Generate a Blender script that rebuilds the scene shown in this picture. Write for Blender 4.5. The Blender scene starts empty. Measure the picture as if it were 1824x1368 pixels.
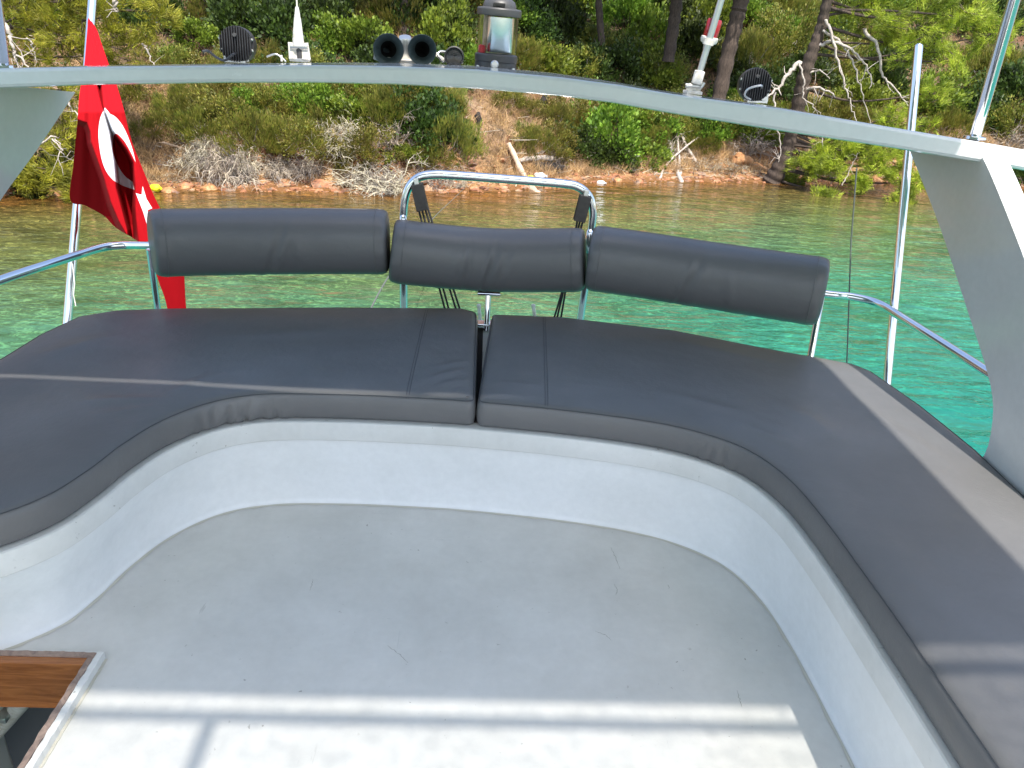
import bpy, bmesh, math, random
import numpy as np
from mathutils import Vector, Matrix, noise as mnoise
random.seed(7); rng = np.random.default_rng(7)
R_ = math.radians
SC = bpy.context.scene; COL = SC.collection

# ---------------------------------------------------------------- camera
CAM = np.array([0.02, 0.0, 1.6]); FPX = 1373.0
def cam_basis(pitch=25, yaw=2.8, roll=3.44):
    p, y, r = map(math.radians, (pitch, yaw, roll))
    fw = np.array([math.sin(y)*math.cos(p), math.cos(y)*math.cos(p), -math.sin(p)])
    rt = np.array([math.cos(y), -math.sin(y), 0.0]); up = np.cross(rt, fw)
    return rt*math.cos(r)+up*math.sin(r), -rt*math.sin(r)+up*math.cos(r), fw
CR, CU, CW = cam_basis()
cd = bpy.data.cameras.new('camera'); cam = bpy.data.objects.new('camera', cd); COL.objects.link(cam)
cd.sensor_width = 36; cd.lens = FPX/1824*36; cd.clip_start = 0.05; cd.clip_end = 3000
cam.matrix_world = Matrix(((CR[0], CU[0], -CW[0], CAM[0]), (CR[1], CU[1], -CW[1], CAM[1]), (CR[2], CU[2], -CW[2], CAM[2]), (0, 0, 0, 1)))
SC.camera = cam
# ---------------------------------------------------------------- sky, sun, exposure
SUN = Vector((0.18, -0.54, 1.0)).normalized()
elev = math.asin(SUN.z)
w = bpy.data.worlds.new('World'); SC.world = w; w.use_nodes = True
nt = w.node_tree; bg = nt.nodes['Background']; sky = nt.nodes.new('ShaderNodeTexSky')
sky.sky_type = 'NISHITA'; sky.sun_disc = False; sky.sun_elevation = elev
sky.sun_rotation = math.atan2(SUN.x, SUN.y); sky.altitude = 0; sky.dust_density = 2.5; sky.ozone_density = .6
nt.links.new(sky.outputs[0], bg.inputs[0]); bg.inputs[1].default_value = 0.15
sl = bpy.data.lights.new('sun', 'SUN'); sl.energy = 3.1; sl.angle = R_(0.8); sl.color = (1, .95, .87)
so = bpy.data.objects.new('sun', sl); COL.objects.link(so)
so.rotation_euler = SUN.to_track_quat('Z', 'Y').to_euler(); so.location = (5, -10, 20)
SC.view_settings.view_transform = 'Standard'; SC.view_settings.look = 'None'; SC.view_settings.gamma = 1
SC.view_settings.exposure = 1.32
SC.cycles.max_bounces = 8; SC.cycles.transparent_max_bounces = 12

# ---------------------------------------------------------------- pixel rays
def ray(x, y): return CR*(x-912)/FPX - CU*(y-684)/FPX + CW
def onz(x, y, z): d = ray(x, y); return CAM+d*((z-CAM[2])/d[2])
def ony(x, y, Y): d = ray(x, y); return CAM+d*((Y-CAM[1])/d[1])
def proj(P):
    v = np.array(P)-CAM; z = v@CW
    return 912+FPX*(v@CR)/z, 684-FPX*(v@CU)/z

# ---------------------------------------------------------------- object helpers
def tag(o, label=None, cat=None, group=None, kind=None):
    if label: o['label'] = label
    if cat: o['category'] = cat
    if group: o['group'] = group
    if kind: o['kind'] = kind
    return o
def empty(name, loc=(0, 0, 0), label=None, cat=None, group=None):
    o = bpy.data.objects.new(name, None); COL.objects.link(o); o.location = loc; o.empty_display_size = .1
    return tag(o, label, cat, group)
def link(name, me, mat=None, parent=None, smooth=True):
    o = bpy.data.objects.new(name, me); COL.objects.link(o)
    if mat is not None:
        for m in (mat if isinstance(mat, (list, tuple)) else [mat]): me.materials.append(m)
    if smooth and len(me.polygons): me.polygons.foreach_set('use_smooth', [True]*len(me.polygons))
    if parent is not None:
        o.parent = parent; o.matrix_parent_inverse = Matrix.Translation(-Vector(parent.location))
    return o
def mesh(name, V, Fc, mat=None, parent=None, smooth=True):
    me = bpy.data.meshes.new(name); me.from_pydata([tuple(map(float, v)) for v in V], [], [tuple(map(int, f)) for f in Fc]); me.update()
    return link(name, me, mat, parent, smooth)
def bmobj(name, bm, mat=None, parent=None, smooth=True, sharp=None):
    me = bpy.data.meshes.new(name); bmesh.ops.recalc_face_normals(bm, faces=bm.faces[:]); bm.to_mesh(me); bm.free()
    o = link(name, me, mat, parent, smooth)
    if smooth and sharp is not None: me.set_sharp_from_angle(angle=R_(sharp))
    return o
def box_bm(bm, lo, hi, bev=0.0, mat=None):
    lo = Vector(lo); hi = Vector(hi)
    g = bmesh.ops.create_cube(bm, size=1.0); vs = g['verts']
    for v in vs: v.co = Vector(((v.co.x+.5)*(hi.x-lo.x)+lo.x, (v.co.y+.5)*(hi.y-lo.y)+lo.y, (v.co.z+.5)*(hi.z-lo.z)+lo.z))
    if bev: 
        es = list({e for v in vs for e in v.link_edges})
        r = bmesh.ops.bevel(bm, geom=es, offset=bev, segments=2, affect='EDGES', profile=.6); vs = r['verts'] or vs
        vs = list({v for f in r['faces'] for v in f.verts} | {v for v in vs})
    if mat is not None: bmesh.ops.transform(bm, matrix=mat, verts=[v for v in vs if v.is_valid])
    return vs
def catmull(P, n=8, closed=False):
    P = [np.array(p, float) for p in P]; out = []; N = len(P)
    for i in range(N if closed else N-1):
        if closed: a, b, c, d = P[(i-1) % N], P[i], P[(i+1) % N], P[(i+2) % N]
        else: a, b, c, d = P[max(i-1, 0)], P[i], P[i+1], P[min(i+2, N-1)]
        for k in range(n):
            t = k/n
            out.append(.5*((2*b)+(c-a)*t+(2*a-5*b+4*c-d)*t*t+(3*b-a-3*c+d)*t**3))
    if not closed: out.append(P[-1])
    return out
def tube_geo(P, r, seg=12, cap=True, V=None, Fc=None):
    """swept tube; r scalar or list. appends to V, Fc"""
    V = [] if V is None else V; Fc = [] if Fc is None else Fc
    P = [Vector(p) for p in P]; n = len(P); base = len(V)
    rs = list(r) if hasattr(r, '__len__') else [r]*n
    t0 = (P[1]-P[0]).normalized(); a = t0.orthogonal().normalized()
    for i in range(n):
        t = ((P[min(i+1, n-1)]-P[max(i-1, 0)])).normalized()
        a = (a-t*a.dot(t)).normalized(); b = t.cross(a)
        for k in range(seg):
            an = 2*math.pi*k/seg; V.append(P[i]+(a*math.cos(an)+b*math.sin(an))*rs[i])
    for i in range(n-1):
        for k in range(seg):
            k2 = (k+1) % seg
            Fc.append((base+i*seg+k, base+i*seg+k2, base+(i+1)*seg+k2, base+(i+1)*seg+k))
    if cap:
        Fc.append([base+k for k in range(seg)][::-1]); Fc.append([base+(n-1)*seg+k for k in range(seg)])
    return V, Fc
def tube(name, P, r, mat, parent=None, seg=14):
    V, Fc = tube_geo(P, r, seg); o = mesh(name, V, Fc, mat, parent); o.data.set_sharp_from_angle(angle=R_(50)); return o
def lathe(name, prof, mat, parent=None, seg=40, M=None, sharp=35, V=None, Fc=None):
    """prof: (r,z) list, about local z; M places it"""
    own = V is None
    V = [] if own else V; Fc = [] if own else Fc; base = len(V); n = len(prof); M = M or Matrix()
    for (r, z) in prof:
        for k in range(seg):
            a = 2*math.pi*k/seg; V.append(M @ Vector((r*math.cos(a), r*math.sin(a), z)))
    for i in range(n-1):
        for k in range(seg):
            k2 = (k+1) % seg; Fc.append((base+i*seg+k, base+i*seg+k2, base+(i+1)*seg+k2, base+(i+1)*seg+k))
    if not own: return
    o = mesh(name, V, Fc, mat, parent); o.data.set_sharp_from_angle(angle=R_(sharp)); return o
def place(loc, zdir=(0, 0, 1), up=None):
    z = Vector(zdir).normalized(); q = z.to_track_quat('Z', 'Y')
    return Matrix.Translation(Vector(loc)) @ q.to_matrix().to_4x4()

# ---------------------------------------------------------------- materials
def mat(name, color, rough=.5, metal=0, **kw):
    m = bpy.data.materials.new(name); m.use_nodes = True; b = m.node_tree.nodes['Principled BSDF']
    b.inputs['Base Color'].default_value = (*color, 1); b.inputs['Roughness'].default_value = rough; b.inputs['Metallic'].default_value = metal
    for k, v in kw.items(): b.inputs[k].default_value = v
    return m
def N(m, t, **kw):
    n = m.node_tree.nodes.new(t)
    for k, v in kw.items():
        if hasattr(n, k): setattr(n, k, v)
        else: n.inputs[k.replace('_', ' ')].default_value = v
    return n
def L(m, a, b): m.node_tree.links.new(a, b)
def P(m): return m.node_tree.nodes['Principled BSDF']
def ramp(m, fac, stops, interp='LINEAR'):
    r = N(m, 'ShaderNodeValToRGB'); r.color_ramp.interpolation = interp; e = r.color_ramp.elements
    while len(e) < len(stops): e.new(.5)
    for i, (p, c) in enumerate(stops): e[i].position = p; e[i].color = (*c, 1) if len(c) == 3 else c
    L(m, fac, r.inputs[0]); return r.outputs[0]
def coord(m, out='Object', scale=None):
    c = N(m, 'ShaderNodeTexCoord'); o = c.outputs[out]
    if scale is not None:
        mp = N(m, 'ShaderNodeMapping'); mp.inputs['Scale'].default_value = scale; L(m, o, mp.inputs[0]); o = mp.outputs[0]
    return o
def noise(m, scale, detail=4, rough=.55, vec=None, dist=0):
    n = N(m, 'ShaderNodeTexNoise'); n.inputs['Scale'].default_value = scale; n.inputs['Detail'].default_value = detail
    n.inputs['Roughness'].default_value = rough; n.inputs['Distortion'].default_value = dist
    L(m, vec if vec is not None else coord(m), n.inputs['Vector']); return n.outputs['Fac']
def bump(m, h, strength=.3, dist=.01, prev=None):
    b = N(m, 'ShaderNodeBump'); b.inputs['Strength'].default_value = strength; b.inputs['Distance'].default_value = dist
    L(m, h, b.inputs['Height'])
    if prev is not None: L(m, prev, b.inputs['Normal'])
    return b.outputs[0]
def mix(m, f, a, b, mode='MIX'):
    x = N(m, 'ShaderNodeMix', data_type='RGBA', blend_type=mode)
    for s, v in ((x.inputs[0], f), (x.inputs[6], a), (x.inputs[7], b)):
        if hasattr(v, 'links'): L(m, v, s)
        else: s.default_value = v if isinstance(v, (int, float)) else (*v, 1)
    return x.outputs[2]
def math_(m, op, a, b=0):
    x = N(m, 'ShaderNodeMath', operation=op)
    for s, v in ((x.inputs[0], a), (x.inputs[1], b)):
        if hasattr(v, 'links'): L(m, v, s)
        else: s.default_value = v
    return x.outputs[0]

# white deck paint: worn, mottled, speckled
def paint(name, c0, c1, rough, wear=True, bmp=.15):
    m = mat(name, c0, rough)
    f = noise(m, 3.2, 6, .62); g = noise(m, 38, 3, .6)
    col = ramp(m, f, [(.32, c1), (.62, c0)])
    col = mix(m, .10, col, ramp(m, g, [(.3, (.5, .5, .5)), (.7, (1, 1, 1))]), 'MULTIPLY')
    if wear:
        s = noise(m, 60, 2, .5); s2 = noise(m, 4.5, 3)
        spk = math_(m, 'MULTIPLY', ramp(m, s, [(.70, (0, 0, 0)), (.74, (1, 1, 1))]), ramp(m, s2, [(.5, (0, 0, 0)), (.62, (1, 1, 1))]))
        col = mix(m, spk, col, (.30, .29, .26))
        # thin scuffs, stretched noise in two directions
        for sc, thr in (((30, 2.2, 2), .69), ((3, 23, 2), .695)):
            q = noise(m, 1.6, 5, .6, coord(m, 'Object', sc), .6); q2 = noise(m, 2.2, 2)
            k = math_(m, 'MULTIPLY', ramp(m, q, [(thr, (0, 0, 0)), (thr+.012, (.6, .6, .6))]), ramp(m, q2, [(.52, (0, 0, 0)), (.6, (1, 1, 1))]))
            col = mix(m, k, col, (.33, .33, .31))
    L(m, col, P(m).inputs['Base Color'])
    L(m, ramp(m, f, [(.3, (rough+.15,)*3), (.7, (rough-.08,)*3)]), P(m).inputs['Roughness'])
    L(m, bump(m, g, bmp, .0015, bump(m, f, .25, .01)), P(m).inputs['Normal'])
    return m
M_floor = paint('floor_paint', (.62, .615, .585), (.54, .535, .505), .45)
M_wall = paint('wall_paint', (.80, .81, .80), (.74, .75, .735), .38, False)
M_rim = paint('rim_paint', (.68, .68, .655), (.60, .60, .57), .42)
M_gel = paint('gelcoat', (.66, .67, .66), (.62, .63, .62), .13, False, .05)
P(M_gel).inputs['Coat Weight'].default_value = .5
L(M_gel, bump(M_gel, noise(M_gel, 2.2, 3, .5, coord(M_gel, 'Object', (1, 1, 5)), .8), .35, .02), P(M_gel).inputs['Coat Normal'])
M_hull = mat('hull_paint', (.72, .73, .72), .3)
M_caulk = mat('sealant', (.50, .48, .41), .8)

def vinyl(name, c):
    m = mat(name, c, .42); P(m).inputs['Specular IOR Level'].default_value = .55
    f = noise(m, 2.2, 5, .6); v = N(m, 'ShaderNodeTexVoronoi', feature='DISTANCE_TO_EDGE'); v.inputs['Scale'].default_value = 420
    L(m, coord(m), v.inputs['Vector'])
    dirt = noise(m, 7, 6, .7)
    col = ramp(m, f, [(.3, tuple(x*.90 for x in c)), (.7, tuple(x*1.08 for x in c))])
    col = mix(m, ramp(m, dirt, [(.60, (0, 0, 0)), (.75, (.35, .35, .35))]), col, (c[0]*1.25, c[1]*1.15, c[2]*.95))
    L(m, col, P(m).inputs['Base Color'])
    wr = noise(m, 9, 5, .7, coord(m, 'Object', (1, 1, 1)), 1.2)
    L(m, ramp(m, f, [(.3, (.50,)*3), (.7, (.36,)*3)]), P(m).inputs['Roughness'])
    nn = bump(m, v.outputs['Distance'], .10, .0006); nn = bump(m, noise(m, 110, 4, .7), .35, .0016, nn); nn = bump(m, wr, .10, .008, nn); nn = bump(m, f, .30, .03, nn)
    L(m, nn, P(m).inputs['Normal']); return m
M_vinyl = vinyl('grey_vinyl', (.122, .121, .122))
M_vinyl2 = vinyl('bolster_vinyl', (.108, .108, .110))
M_seam = mat('seam_thread', (.055, .058, .065), .6)
M_chrome = mat('stainless_steel', (.78, .79, .80), .09, 1)
L(M_chrome, ramp(M_chrome, noise(M_chrome, 25, 3), [(.3, (.06,)*3), (.8, (.20,)*3)]), P(M_chrome).inputs['Roughness'])
M_dull = mat('dull_alloy', (.62, .62, .60), .38, 1)
M_black = mat('black_plastic', (.01, .01, .01), .5)
L(M_black, ramp(M_black, noise(M_black, 60, 3), [(.3, (.006, .006, .007)), (.8, (.018, .018, .018))]), P(M_black).inputs['Base Color'])
M_grey = mat('grey_plastic', (.06, .06, .062), .45)
M_white = mat('white_plastic', (.76, .74, .69), .4)
L(M_white, ramp(M_white, noise(M_white, 45, 4), [(.35, (.60, .56, .48)), (.6, (.78, .76, .71))]), P(M_white).inputs['Base Color'])
M_fin = mat('floodlight_alloy', (.045, .045, .05), .42, .4)
M_horn = mat('horn_paint', (.085, .115, .12), .45)
M_hornin = mat('horn_throat', (.004, .004, .004), .9)
M_glass = mat('clear_acrylic', (.97, .98, .97), .03, 0, **{'Transmission Weight': 1.0, 'IOR': 1.12})
M_redlens = mat('red_lens', (.30, .004, .012), .2); P(M_redlens).inputs['Coat Weight'].default_value = .3
M_rope = mat('black_rope', (.02, .02, .022), .8)
M_ropeg = mat('grey_rope', (.10, .11, .10), .9)
M_canvas = mat('canopy_canvas', (.55, .53, .48), .9)
def woodmat(name, a, b, rough, scale):
    m = mat(name, a, rough); f = noise(m, 3, 6, .6, coord(m, 'Object', scale), 1.5)
    L(m, ramp(m, f, [(.3, b), (.65, a)]), P(m).inputs['Base Color']); L(m, bump(m, f, .3, .003), P(m).inputs['Normal']); return m
M_wood = woodmat('varnished_wood', (.36, .13, .035), (.20, .062, .015), .22, (2, 40, 18))
M_woodedge = woodmat('weathered_wood_edge', (.33, .24, .19), (.17, .12, .10), .8, (9, 9, 9))
M_bark = woodmat('dark_bark', (.10, .072, .055), (.025, .018, .015), .95, (6, 6, 1.6))
M_dead = woodmat('bleached_deadwood', (.48, .43, .38), (.24, .20, .17), .9, (3, 3, 3))
M_driftwood = woodmat('driftwood', (.55, .42, .31), (.32, .22, .15), .85, (3, 3, 3))
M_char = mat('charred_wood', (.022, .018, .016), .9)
def leafmat(name, cols, tr=.35, rough=.55):
    m = bpy.data.materials.new(name); m.use_nodes = True; p = P(m); g = N(m, 'ShaderNodeNewGeometry'); oi = N(m, 'ShaderNodeObjectInfo')
    k = len(cols); cl = math_(m, 'MULTIPLY_ADD', noise(m, 5.5, 4, .7), 1.5); cl.node.inputs[2].default_value = -.42
    col = ramp(m, math_(m, 'ADD', math_(m, 'MULTIPLY', g.outputs['Random Per Island'], .35), cl), [(i/(k-1), c) for i, c in enumerate(sorted(cols, key=sum))])
    big = noise(m, 3.0, 3, .6)
    col = mix(m, 1.0, col, ramp(m, big, [(.36, (.50, .50, .52)), (.62, (1.3, 1.24, 1.0))]), 'MULTIPLY')
    hs = N(m, 'ShaderNodeHueSaturation'); L(m, col, hs.inputs['Color'])
    L(m, math_(m, 'MULTIPLY_ADD', oi.outputs['Random'], .05), hs.inputs['Hue']); hs.inputs['Hue'].links[0].from_node.inputs[2].default_value = .475
    L(m, math_(m, 'MULTIPLY_ADD', oi.outputs['Random'], .35), hs.inputs['Value']); hs.inputs['Value'].links[0].from_node.inputs[2].default_value = .82
    L(m, hs.outputs[0], p.inputs['Base Color']); p.inputs['Roughness'].default_value = rough
    t = N(m, 'ShaderNodeBsdfTranslucent'); L(m, hs.outputs[0], t.inputs[0]); ms = N(m, 'ShaderNodeMixShader'); ms.inputs[0].default_value = tr
    L(m, p.outputs[0], ms.inputs[1]); L(m, t.outputs[0], ms.inputs[2]); L(m, ms.outputs[0], m.node_tree.nodes['Material Output'].inputs[0]); return m
M_leaf_olive = leafmat('olive_leaves', [(.081, .095, .016), (.203, .216, .034), (.270, .230, .068), (.135, .176, .027), (.297, .297, .054)])
M_leaf_green = leafmat('green_leaves', [(.060, .120, .014), (.156, .252, .026), (.264, .360, .048), (.108, .180, .022), (.312, .396, .060)])
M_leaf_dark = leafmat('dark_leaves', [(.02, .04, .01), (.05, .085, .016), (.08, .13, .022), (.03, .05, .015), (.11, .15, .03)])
M_leaf_dry = leafmat('dry_twigs', [(.36, .32, .29), (.24, .21, .19), (.56, .52, .49), (.40, .36, .33)], .1, .8)
M_needle = leafmat('pine_needles', [(.135, .189, .016), (.324, .392, .034), (.486, .513, .074), (.216, .284, .027), (.540, .540, .095)], .4)
M_needle_d = leafmat('dark_pine_needles', [(.04, .07, .014), (.07, .10, .02), (.10, .13, .03), (.05, .08, .016)], .35)
M_straw = leafmat('straw', [(.462, .341, .176), (.605, .473, .264), (.374, .275, .143), (.550, .396, .242), (.286, .275, .099)], .2, .8)

# ================================================================= SETTING: terrain, water
SH = [(-80, 6), (-40, 12), (-20, 14.5), (-14, 16.4), (-10.5, 17.2), (-9.4, 17.5), (-7.44, 18.56), (-5, 19.3), (-2.3, 19.66), (.54, 20.4), (3.37, 22.5), (5.7, 23.5), (9.31, 24.1), (13.6, 25.4), (17.8, 25.6), (40, 27), (80, 28)]
shx = np.array([a for a, b in SH]); shy = np.array([b for a, b in SH])
WZ = -2.4
def fbm(x, y, s, o=4): return mnoise.fractal(Vector((x*s, y*s, 3.3)), .9, 2.1, o)
def height(x, y):
    d = y-float(np.interp(x, shx, shy))+.35*fbm(x, y, .8, 3)
    if d < 0: return WZ+.16*d+.03*fbm(x, y, 2.0)
    wb = float(np.interp(x, [-9, -6, -1, 1, 3, 8, 11, 14], [1.2, .7, .7, 1.3, 1.7, 1.6, .9, 1.2]))
    bh = float(np.interp(x, [-12, -8, -5.5, -1.5, 0, 3, 8, 9.5, 12, 16], [.2, .2, .75, .75, .2, .12, .12, .55, .6, .3]))
    sl = float(np.interp(x, [-12, 0, 3, 8, 14], [.62, .60, .45, .55, .62]))
    h = WZ+.13*min(d, wb)
    if d > wb:
        e = d-wb; t = min(e/.35, 1); h += bh*t*t*(3-2*t)+sl*max(e-.2, 0)
        h += min(e, 1.5)*.22*fbm(x, y, .45, 4)
    return h+.035*fbm(x, y, 3.1, 4)
def hit(px, py, maxd=60):
    """point on the terrain seen at a photo pixel"""
    d = ray(px, py); t = 14/np.linalg.norm(d[:2]); st = .08
    while t < maxd:
        p = CAM+d*t
        if p[2] < height(p[0], p[1]): return Vector(p)
        t += st
    return Vector(CAM+d*40)
def grid(name, xs, ys, hf, m, parent=None):
    V = [(x, y, hf(x, y)) for y in ys for x in xs]; nx = len(xs)
    Fc = [(j*nx+i, j*nx+i+1, (j+1)*nx+i+1, (j+1)*nx+i) for j in range(len(ys)-1) for i in range(nx-1)]
    return mesh(name, V, Fc, m, parent)
M_ground = mat('hillside_soil', (.3, .2, .12), .95)
def _ground(m):
    geo = N(m, 'ShaderNodeNewGeometry'); sep = N(m, 'ShaderNodeSeparateXYZ'); L(m, geo.outputs['Position'], sep.inputs[0])
    f = noise(m, .8, 8, .65, geo.outputs['Position']); g = noise(m, 6, 6, .7, geo.outputs['Position'])
    v = N(m, 'ShaderNodeTexVoronoi'); v.inputs['Scale'].default_value = 9; L(m, geo.outputs['Position'], v.inputs['Vector'])
    soil = ramp(m, f, [(.3, (.10, .06, .03)), (.5, (.26, .17, .10)), (.7, (.40, .28, .17))])
    hi = N(m, 'ShaderNodeMapRange'); hi.inputs[1].default_value = -.9; hi.inputs[2].default_value = .6; L(m, sep.outputs[2], hi.inputs[0]); soil = mix(m, hi.outputs[0], soil, ramp(m, f, [(.35, (.05, .035, .02)), (.7, (.17, .11, .065))]))
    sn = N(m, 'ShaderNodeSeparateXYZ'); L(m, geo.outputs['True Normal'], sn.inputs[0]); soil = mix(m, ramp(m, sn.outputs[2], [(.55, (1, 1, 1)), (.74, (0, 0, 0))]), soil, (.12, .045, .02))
    beach = ramp(m, g, [(.3, (.28, .13, .045)), (.5, (.46, .27, .12)), (.72, (.58, .42, .26))])
    beach = mix(m, .5, beach, ramp(m, v.outputs['Color'], [(.2, (.35, .3, .25)), (.8, (1, 1, .95))]), 'MULTIPLY')
    hz = math_(m, 'ADD', sep.outputs[2], math_(m, 'MULTIPLY', f, .5))
    k = N(m, 'ShaderNodeMapRange'); k.inputs[1].default_value = -2.0; k.inputs[2].default_value = -1.45; L(m, hz, k.inputs[0])
    col = mix(m, k.outputs[0], beach, soil)
    wet = N(m, 'ShaderNodeMapRange'); wet.inputs[1].default_value = -2.36; wet.inputs[2].default_value = -2.28; L(m, sep.outputs[2], wet.inputs[0])
    col = mix(m, wet.outputs[0], (.17, .075, .02), col)
    L(m, col, P(m).inputs['Base Color']); L(m, bump(m, g, .8, .08, bump(m, v.outputs['Distance'], .6, .04)), P(m).inputs['Normal'])
_ground(M_ground)
xs = np.concatenate([np.arange(-80, -19, 2.5), np.arange(-18, 22, .16), np.arange(23, 81, 2.5)])
ys = np.concatenate([np.arange(4, 15, 1.0), np.arange(15, 36, .16), np.arange(36.5, 90, 2.0)])
tag(grid('hillside', xs, ys, height, M_ground), kind='structure')

M_water = mat('sea_water', (.05, .3, .25), .04)
def _water(m):
    geo = N(m, 'ShaderNodeNewGeometry'); at = N(m, 'ShaderNodeAttribute', attribute_name='shore')
    pos = geo.outputs['Position']
    def pm(s):
        mp = N(m, 'ShaderNodeMapping'); mp.inputs['Scale'].default_value = s; L(m, pos, mp.inputs[0]); return mp.outputs[0]
    w1 = noise(m, .28, 4, .6, pm((1, 1.6, 1))); w2 = noise(m, 1.2, 4, .6, pm((1, 2.2, 1)))
    d = math_(m, 'ADD', at.outputs['Fac'], math_(m, 'MULTIPLY', math_(m, 'SUBTRACT', w1, .5), 4.2))
    d = math_(m, 'ADD', d, math_(m, 'MULTIPLY', math_(m, 'SUBTRACT', w2, .5), 1.5))
    d = math_(m, 'DIVIDE', d, 20)
    col = ramp(m, d, [(0, (.12, .052, .013)), (.05, (.085, .050, .015)), (.13, (.075, .066, .022)), (.26, (.072, .095, .034)), (.42, (.048, .112, .054)), (.60, (.026, .145, .088)), (.82, (.009, .135, .095)), (1, (.007, .14, .105))])
    # pale and dark stones and weed on the bed, and painted tree reflections
    st = noise(m, 5.5, 5, .72, pm((1, 1.5, 1)), 1.4)
    amt = ramp(m, d, [(.0, (1, 1, 1)), (.7, (.35, .35, .35)), (.9, (.12, .12, .12))])
    col = mix(m, math_(m, 'MULTIPLY', ramp(m, st, [(.52, (0, 0, 0)), (.62, (1, 1, 1))]), amt), col, mix(m, 1.0, col, (2.8, 2.6, 2.1), 'MULTIPLY'))
    col = mix(m, math_(m, 'MULTIPLY', ramp(m, st, [(.36, (.8, .8, .8)), (.48, (0, 0, 0))]), amt), col, mix(m, 1.0, col, (.45, .45, .45), 'MULTIPLY'))
    wd = noise(m, .55, 5, .65, pm((1, 2.4, 1)), .8)   # patches of weed and dark stones, also tree reflections painted into the colour
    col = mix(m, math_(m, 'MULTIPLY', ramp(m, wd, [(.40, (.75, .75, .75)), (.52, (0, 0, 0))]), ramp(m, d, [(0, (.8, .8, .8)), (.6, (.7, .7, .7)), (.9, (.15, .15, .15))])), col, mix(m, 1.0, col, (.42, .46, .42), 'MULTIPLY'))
    L(m, col, P(m).inputs['Base Color']); P(m).inputs['IOR'].default_value = 1.33; P(m).inputs['Roughness'].default_value = .05
    a = noise(m, 2.6, 3, .5, pm((1, 2.3, 1)), .4); b = noise(m, 9, 3, .55, pm((1, 2, 1)), .6); c = noise(m, .7, 2, .5, pm((1, 2, 1)))
    calm = ramp(m, noise(m, .33, 3, .55, pm((1, 1.8, 1))), [(.38, (.25,)*3), (.62, (1.25,)*3)]); a = math_(m, 'MULTIPLY', a, calm); b = math_(m, 'MULTIPLY', b, calm)
    L(m, bump(m, b, .6, .02, bump(m, a, .7, .09, bump(m, c, .5, .2))), P(m).inputs['Normal'])
_water(M_water)
xs = np.concatenate([np.arange(-600, -30, 60), np.arange(-30, 31, .75), np.arange(60, 620, 60)])
ys = np.concatenate([np.arange(-600, -5, 60), np.arange(-4, 29, .5), [40, 90]])
wo = grid('water', xs, ys, lambda x, y: WZ, M_water); tag(wo, kind='structure')
at = wo.data.attributes.new('shore', 'FLOAT', 'POINT')
at.data.foreach_set('value', [max(0.0, float(np.interp(v.co.x, shx, shy))-v.co.y)*(1+.012*max(v.co.x, 0)) for v in wo.data.vertices])

# ================================================================= BOAT
boat = empty('motor_yacht', (0, 0, 0), 'white motor yacht flybridge cockpit with sunken floor, curved seat base and hatch', 'boat')
MC = [(-1.60, -.6), (-1.60, .8), (-1.59, 1.2), (-1.50, 1.36), (-1.33, 1.44), (-1.15, 1.545), (-1.045, 1.66), (-.995, 1.80), (-.965, 1.94), (-.91, 2.09), (-.81, 2.215), (-.67, 2.28), (-.447, 2.298), (-.2, 2.296), (0, 2.285), (.305, 2.247), (.56, 2.194), (.72, 2.13), (.84, 2.03), (.905, 1.88), (.932, 1.68), (.943, 1.4), (.947, 1), (.947, .3), (.947, -.6)]
MC = [p[:2] for p in catmull([(a, b, 0) for a, b in MC], 8)]
def normals(C):
    out = []
    for i in range(len(C)):
        t = np.array(C[min(i+1, len(C)-1)])-np.array(C[max(i-1, 0)]); t = t/np.linalg.norm(t); out.append(np.array((-t[1], t[0])))
    return out
NM = normals(MC)
def off(d): return [np.array(p)+n*(d(p) if callable(d) else d) for p, n in zip(MC, NM)]
foot = lambda p: float(np.interp(p[0], [-1.1, -.7, .5, .95], [.105, .06, .052, .042]))
def loft(name, rings, m, parent, sharp=40):
    V = []; Fc = []; n = len(rings[0])
    for r in rings: V += r
    for j in range(len(rings)-1):
        for i in range(n-1): Fc.append((j*n+i, j*n+i+1, (j+1)*n+i+1, (j+1)*n+i))
    o = mesh(name, V, Fc, m, parent); o.data.set_sharp_from_angle(angle=R_(sharp)); return o
def ring(d, z): return [(p[0], p[1], z) for p in off(d)]
loft('cockpit_wall', [ring(lambda p: foot(p)-.016, -.002), ring(lambda p: foot(p)-.007, .006), ring(lambda p: foot(p), .02), ring(lambda p: foot(p)*.8+.002, .15), ring(.026, .27), ring(.024, .292)], M_wall, boat)
loft('floor_sealant', [ring(lambda p: foot(p)-.0185-.0025*math.sin(p[0]*60+p[1]*45), .0015), ring(lambda p: foot(p)-.012, .0045)], M_caulk, boat)
loft('seat_rim', [ring(.026, .288), ring(.006, .286), ring(.001, .290), ring(0, .296), ring(0, .350), ring(.002, .356), ring(.007, .3585)], M_rim, boat)
OUT = [(1.66, -.6), (1.665, 1.2), (1.66, 2.15), (1.63, 2.5), (1.57, 2.76), (1.35, 2.90), (.9, 3.11), (.4, 3.23), (0, 3.26), (-.6, 3.22), (-1.27, 3.11), (-1.55, 3.02), (-1.655, 2.75), (-1.68, 2.3), (-1.68, 1.4), (-1.68, -.6)]
bm = bmesh.new(); inner = off(.006)
vs = [bm.verts.new((p[0], p[1], .358)) for p in inner]+[bm.verts.new((x, y, .358)) for x, y in OUT]
es = [bm.edges.new((vs[i], vs[(i+1) % len(vs)])) for i in range(len(vs))]
bmesh.ops.triangle_fill(bm, edges=es, use_beauty=True)
bmobj('seat_top', bm, M_rim, boat, False)
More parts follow.
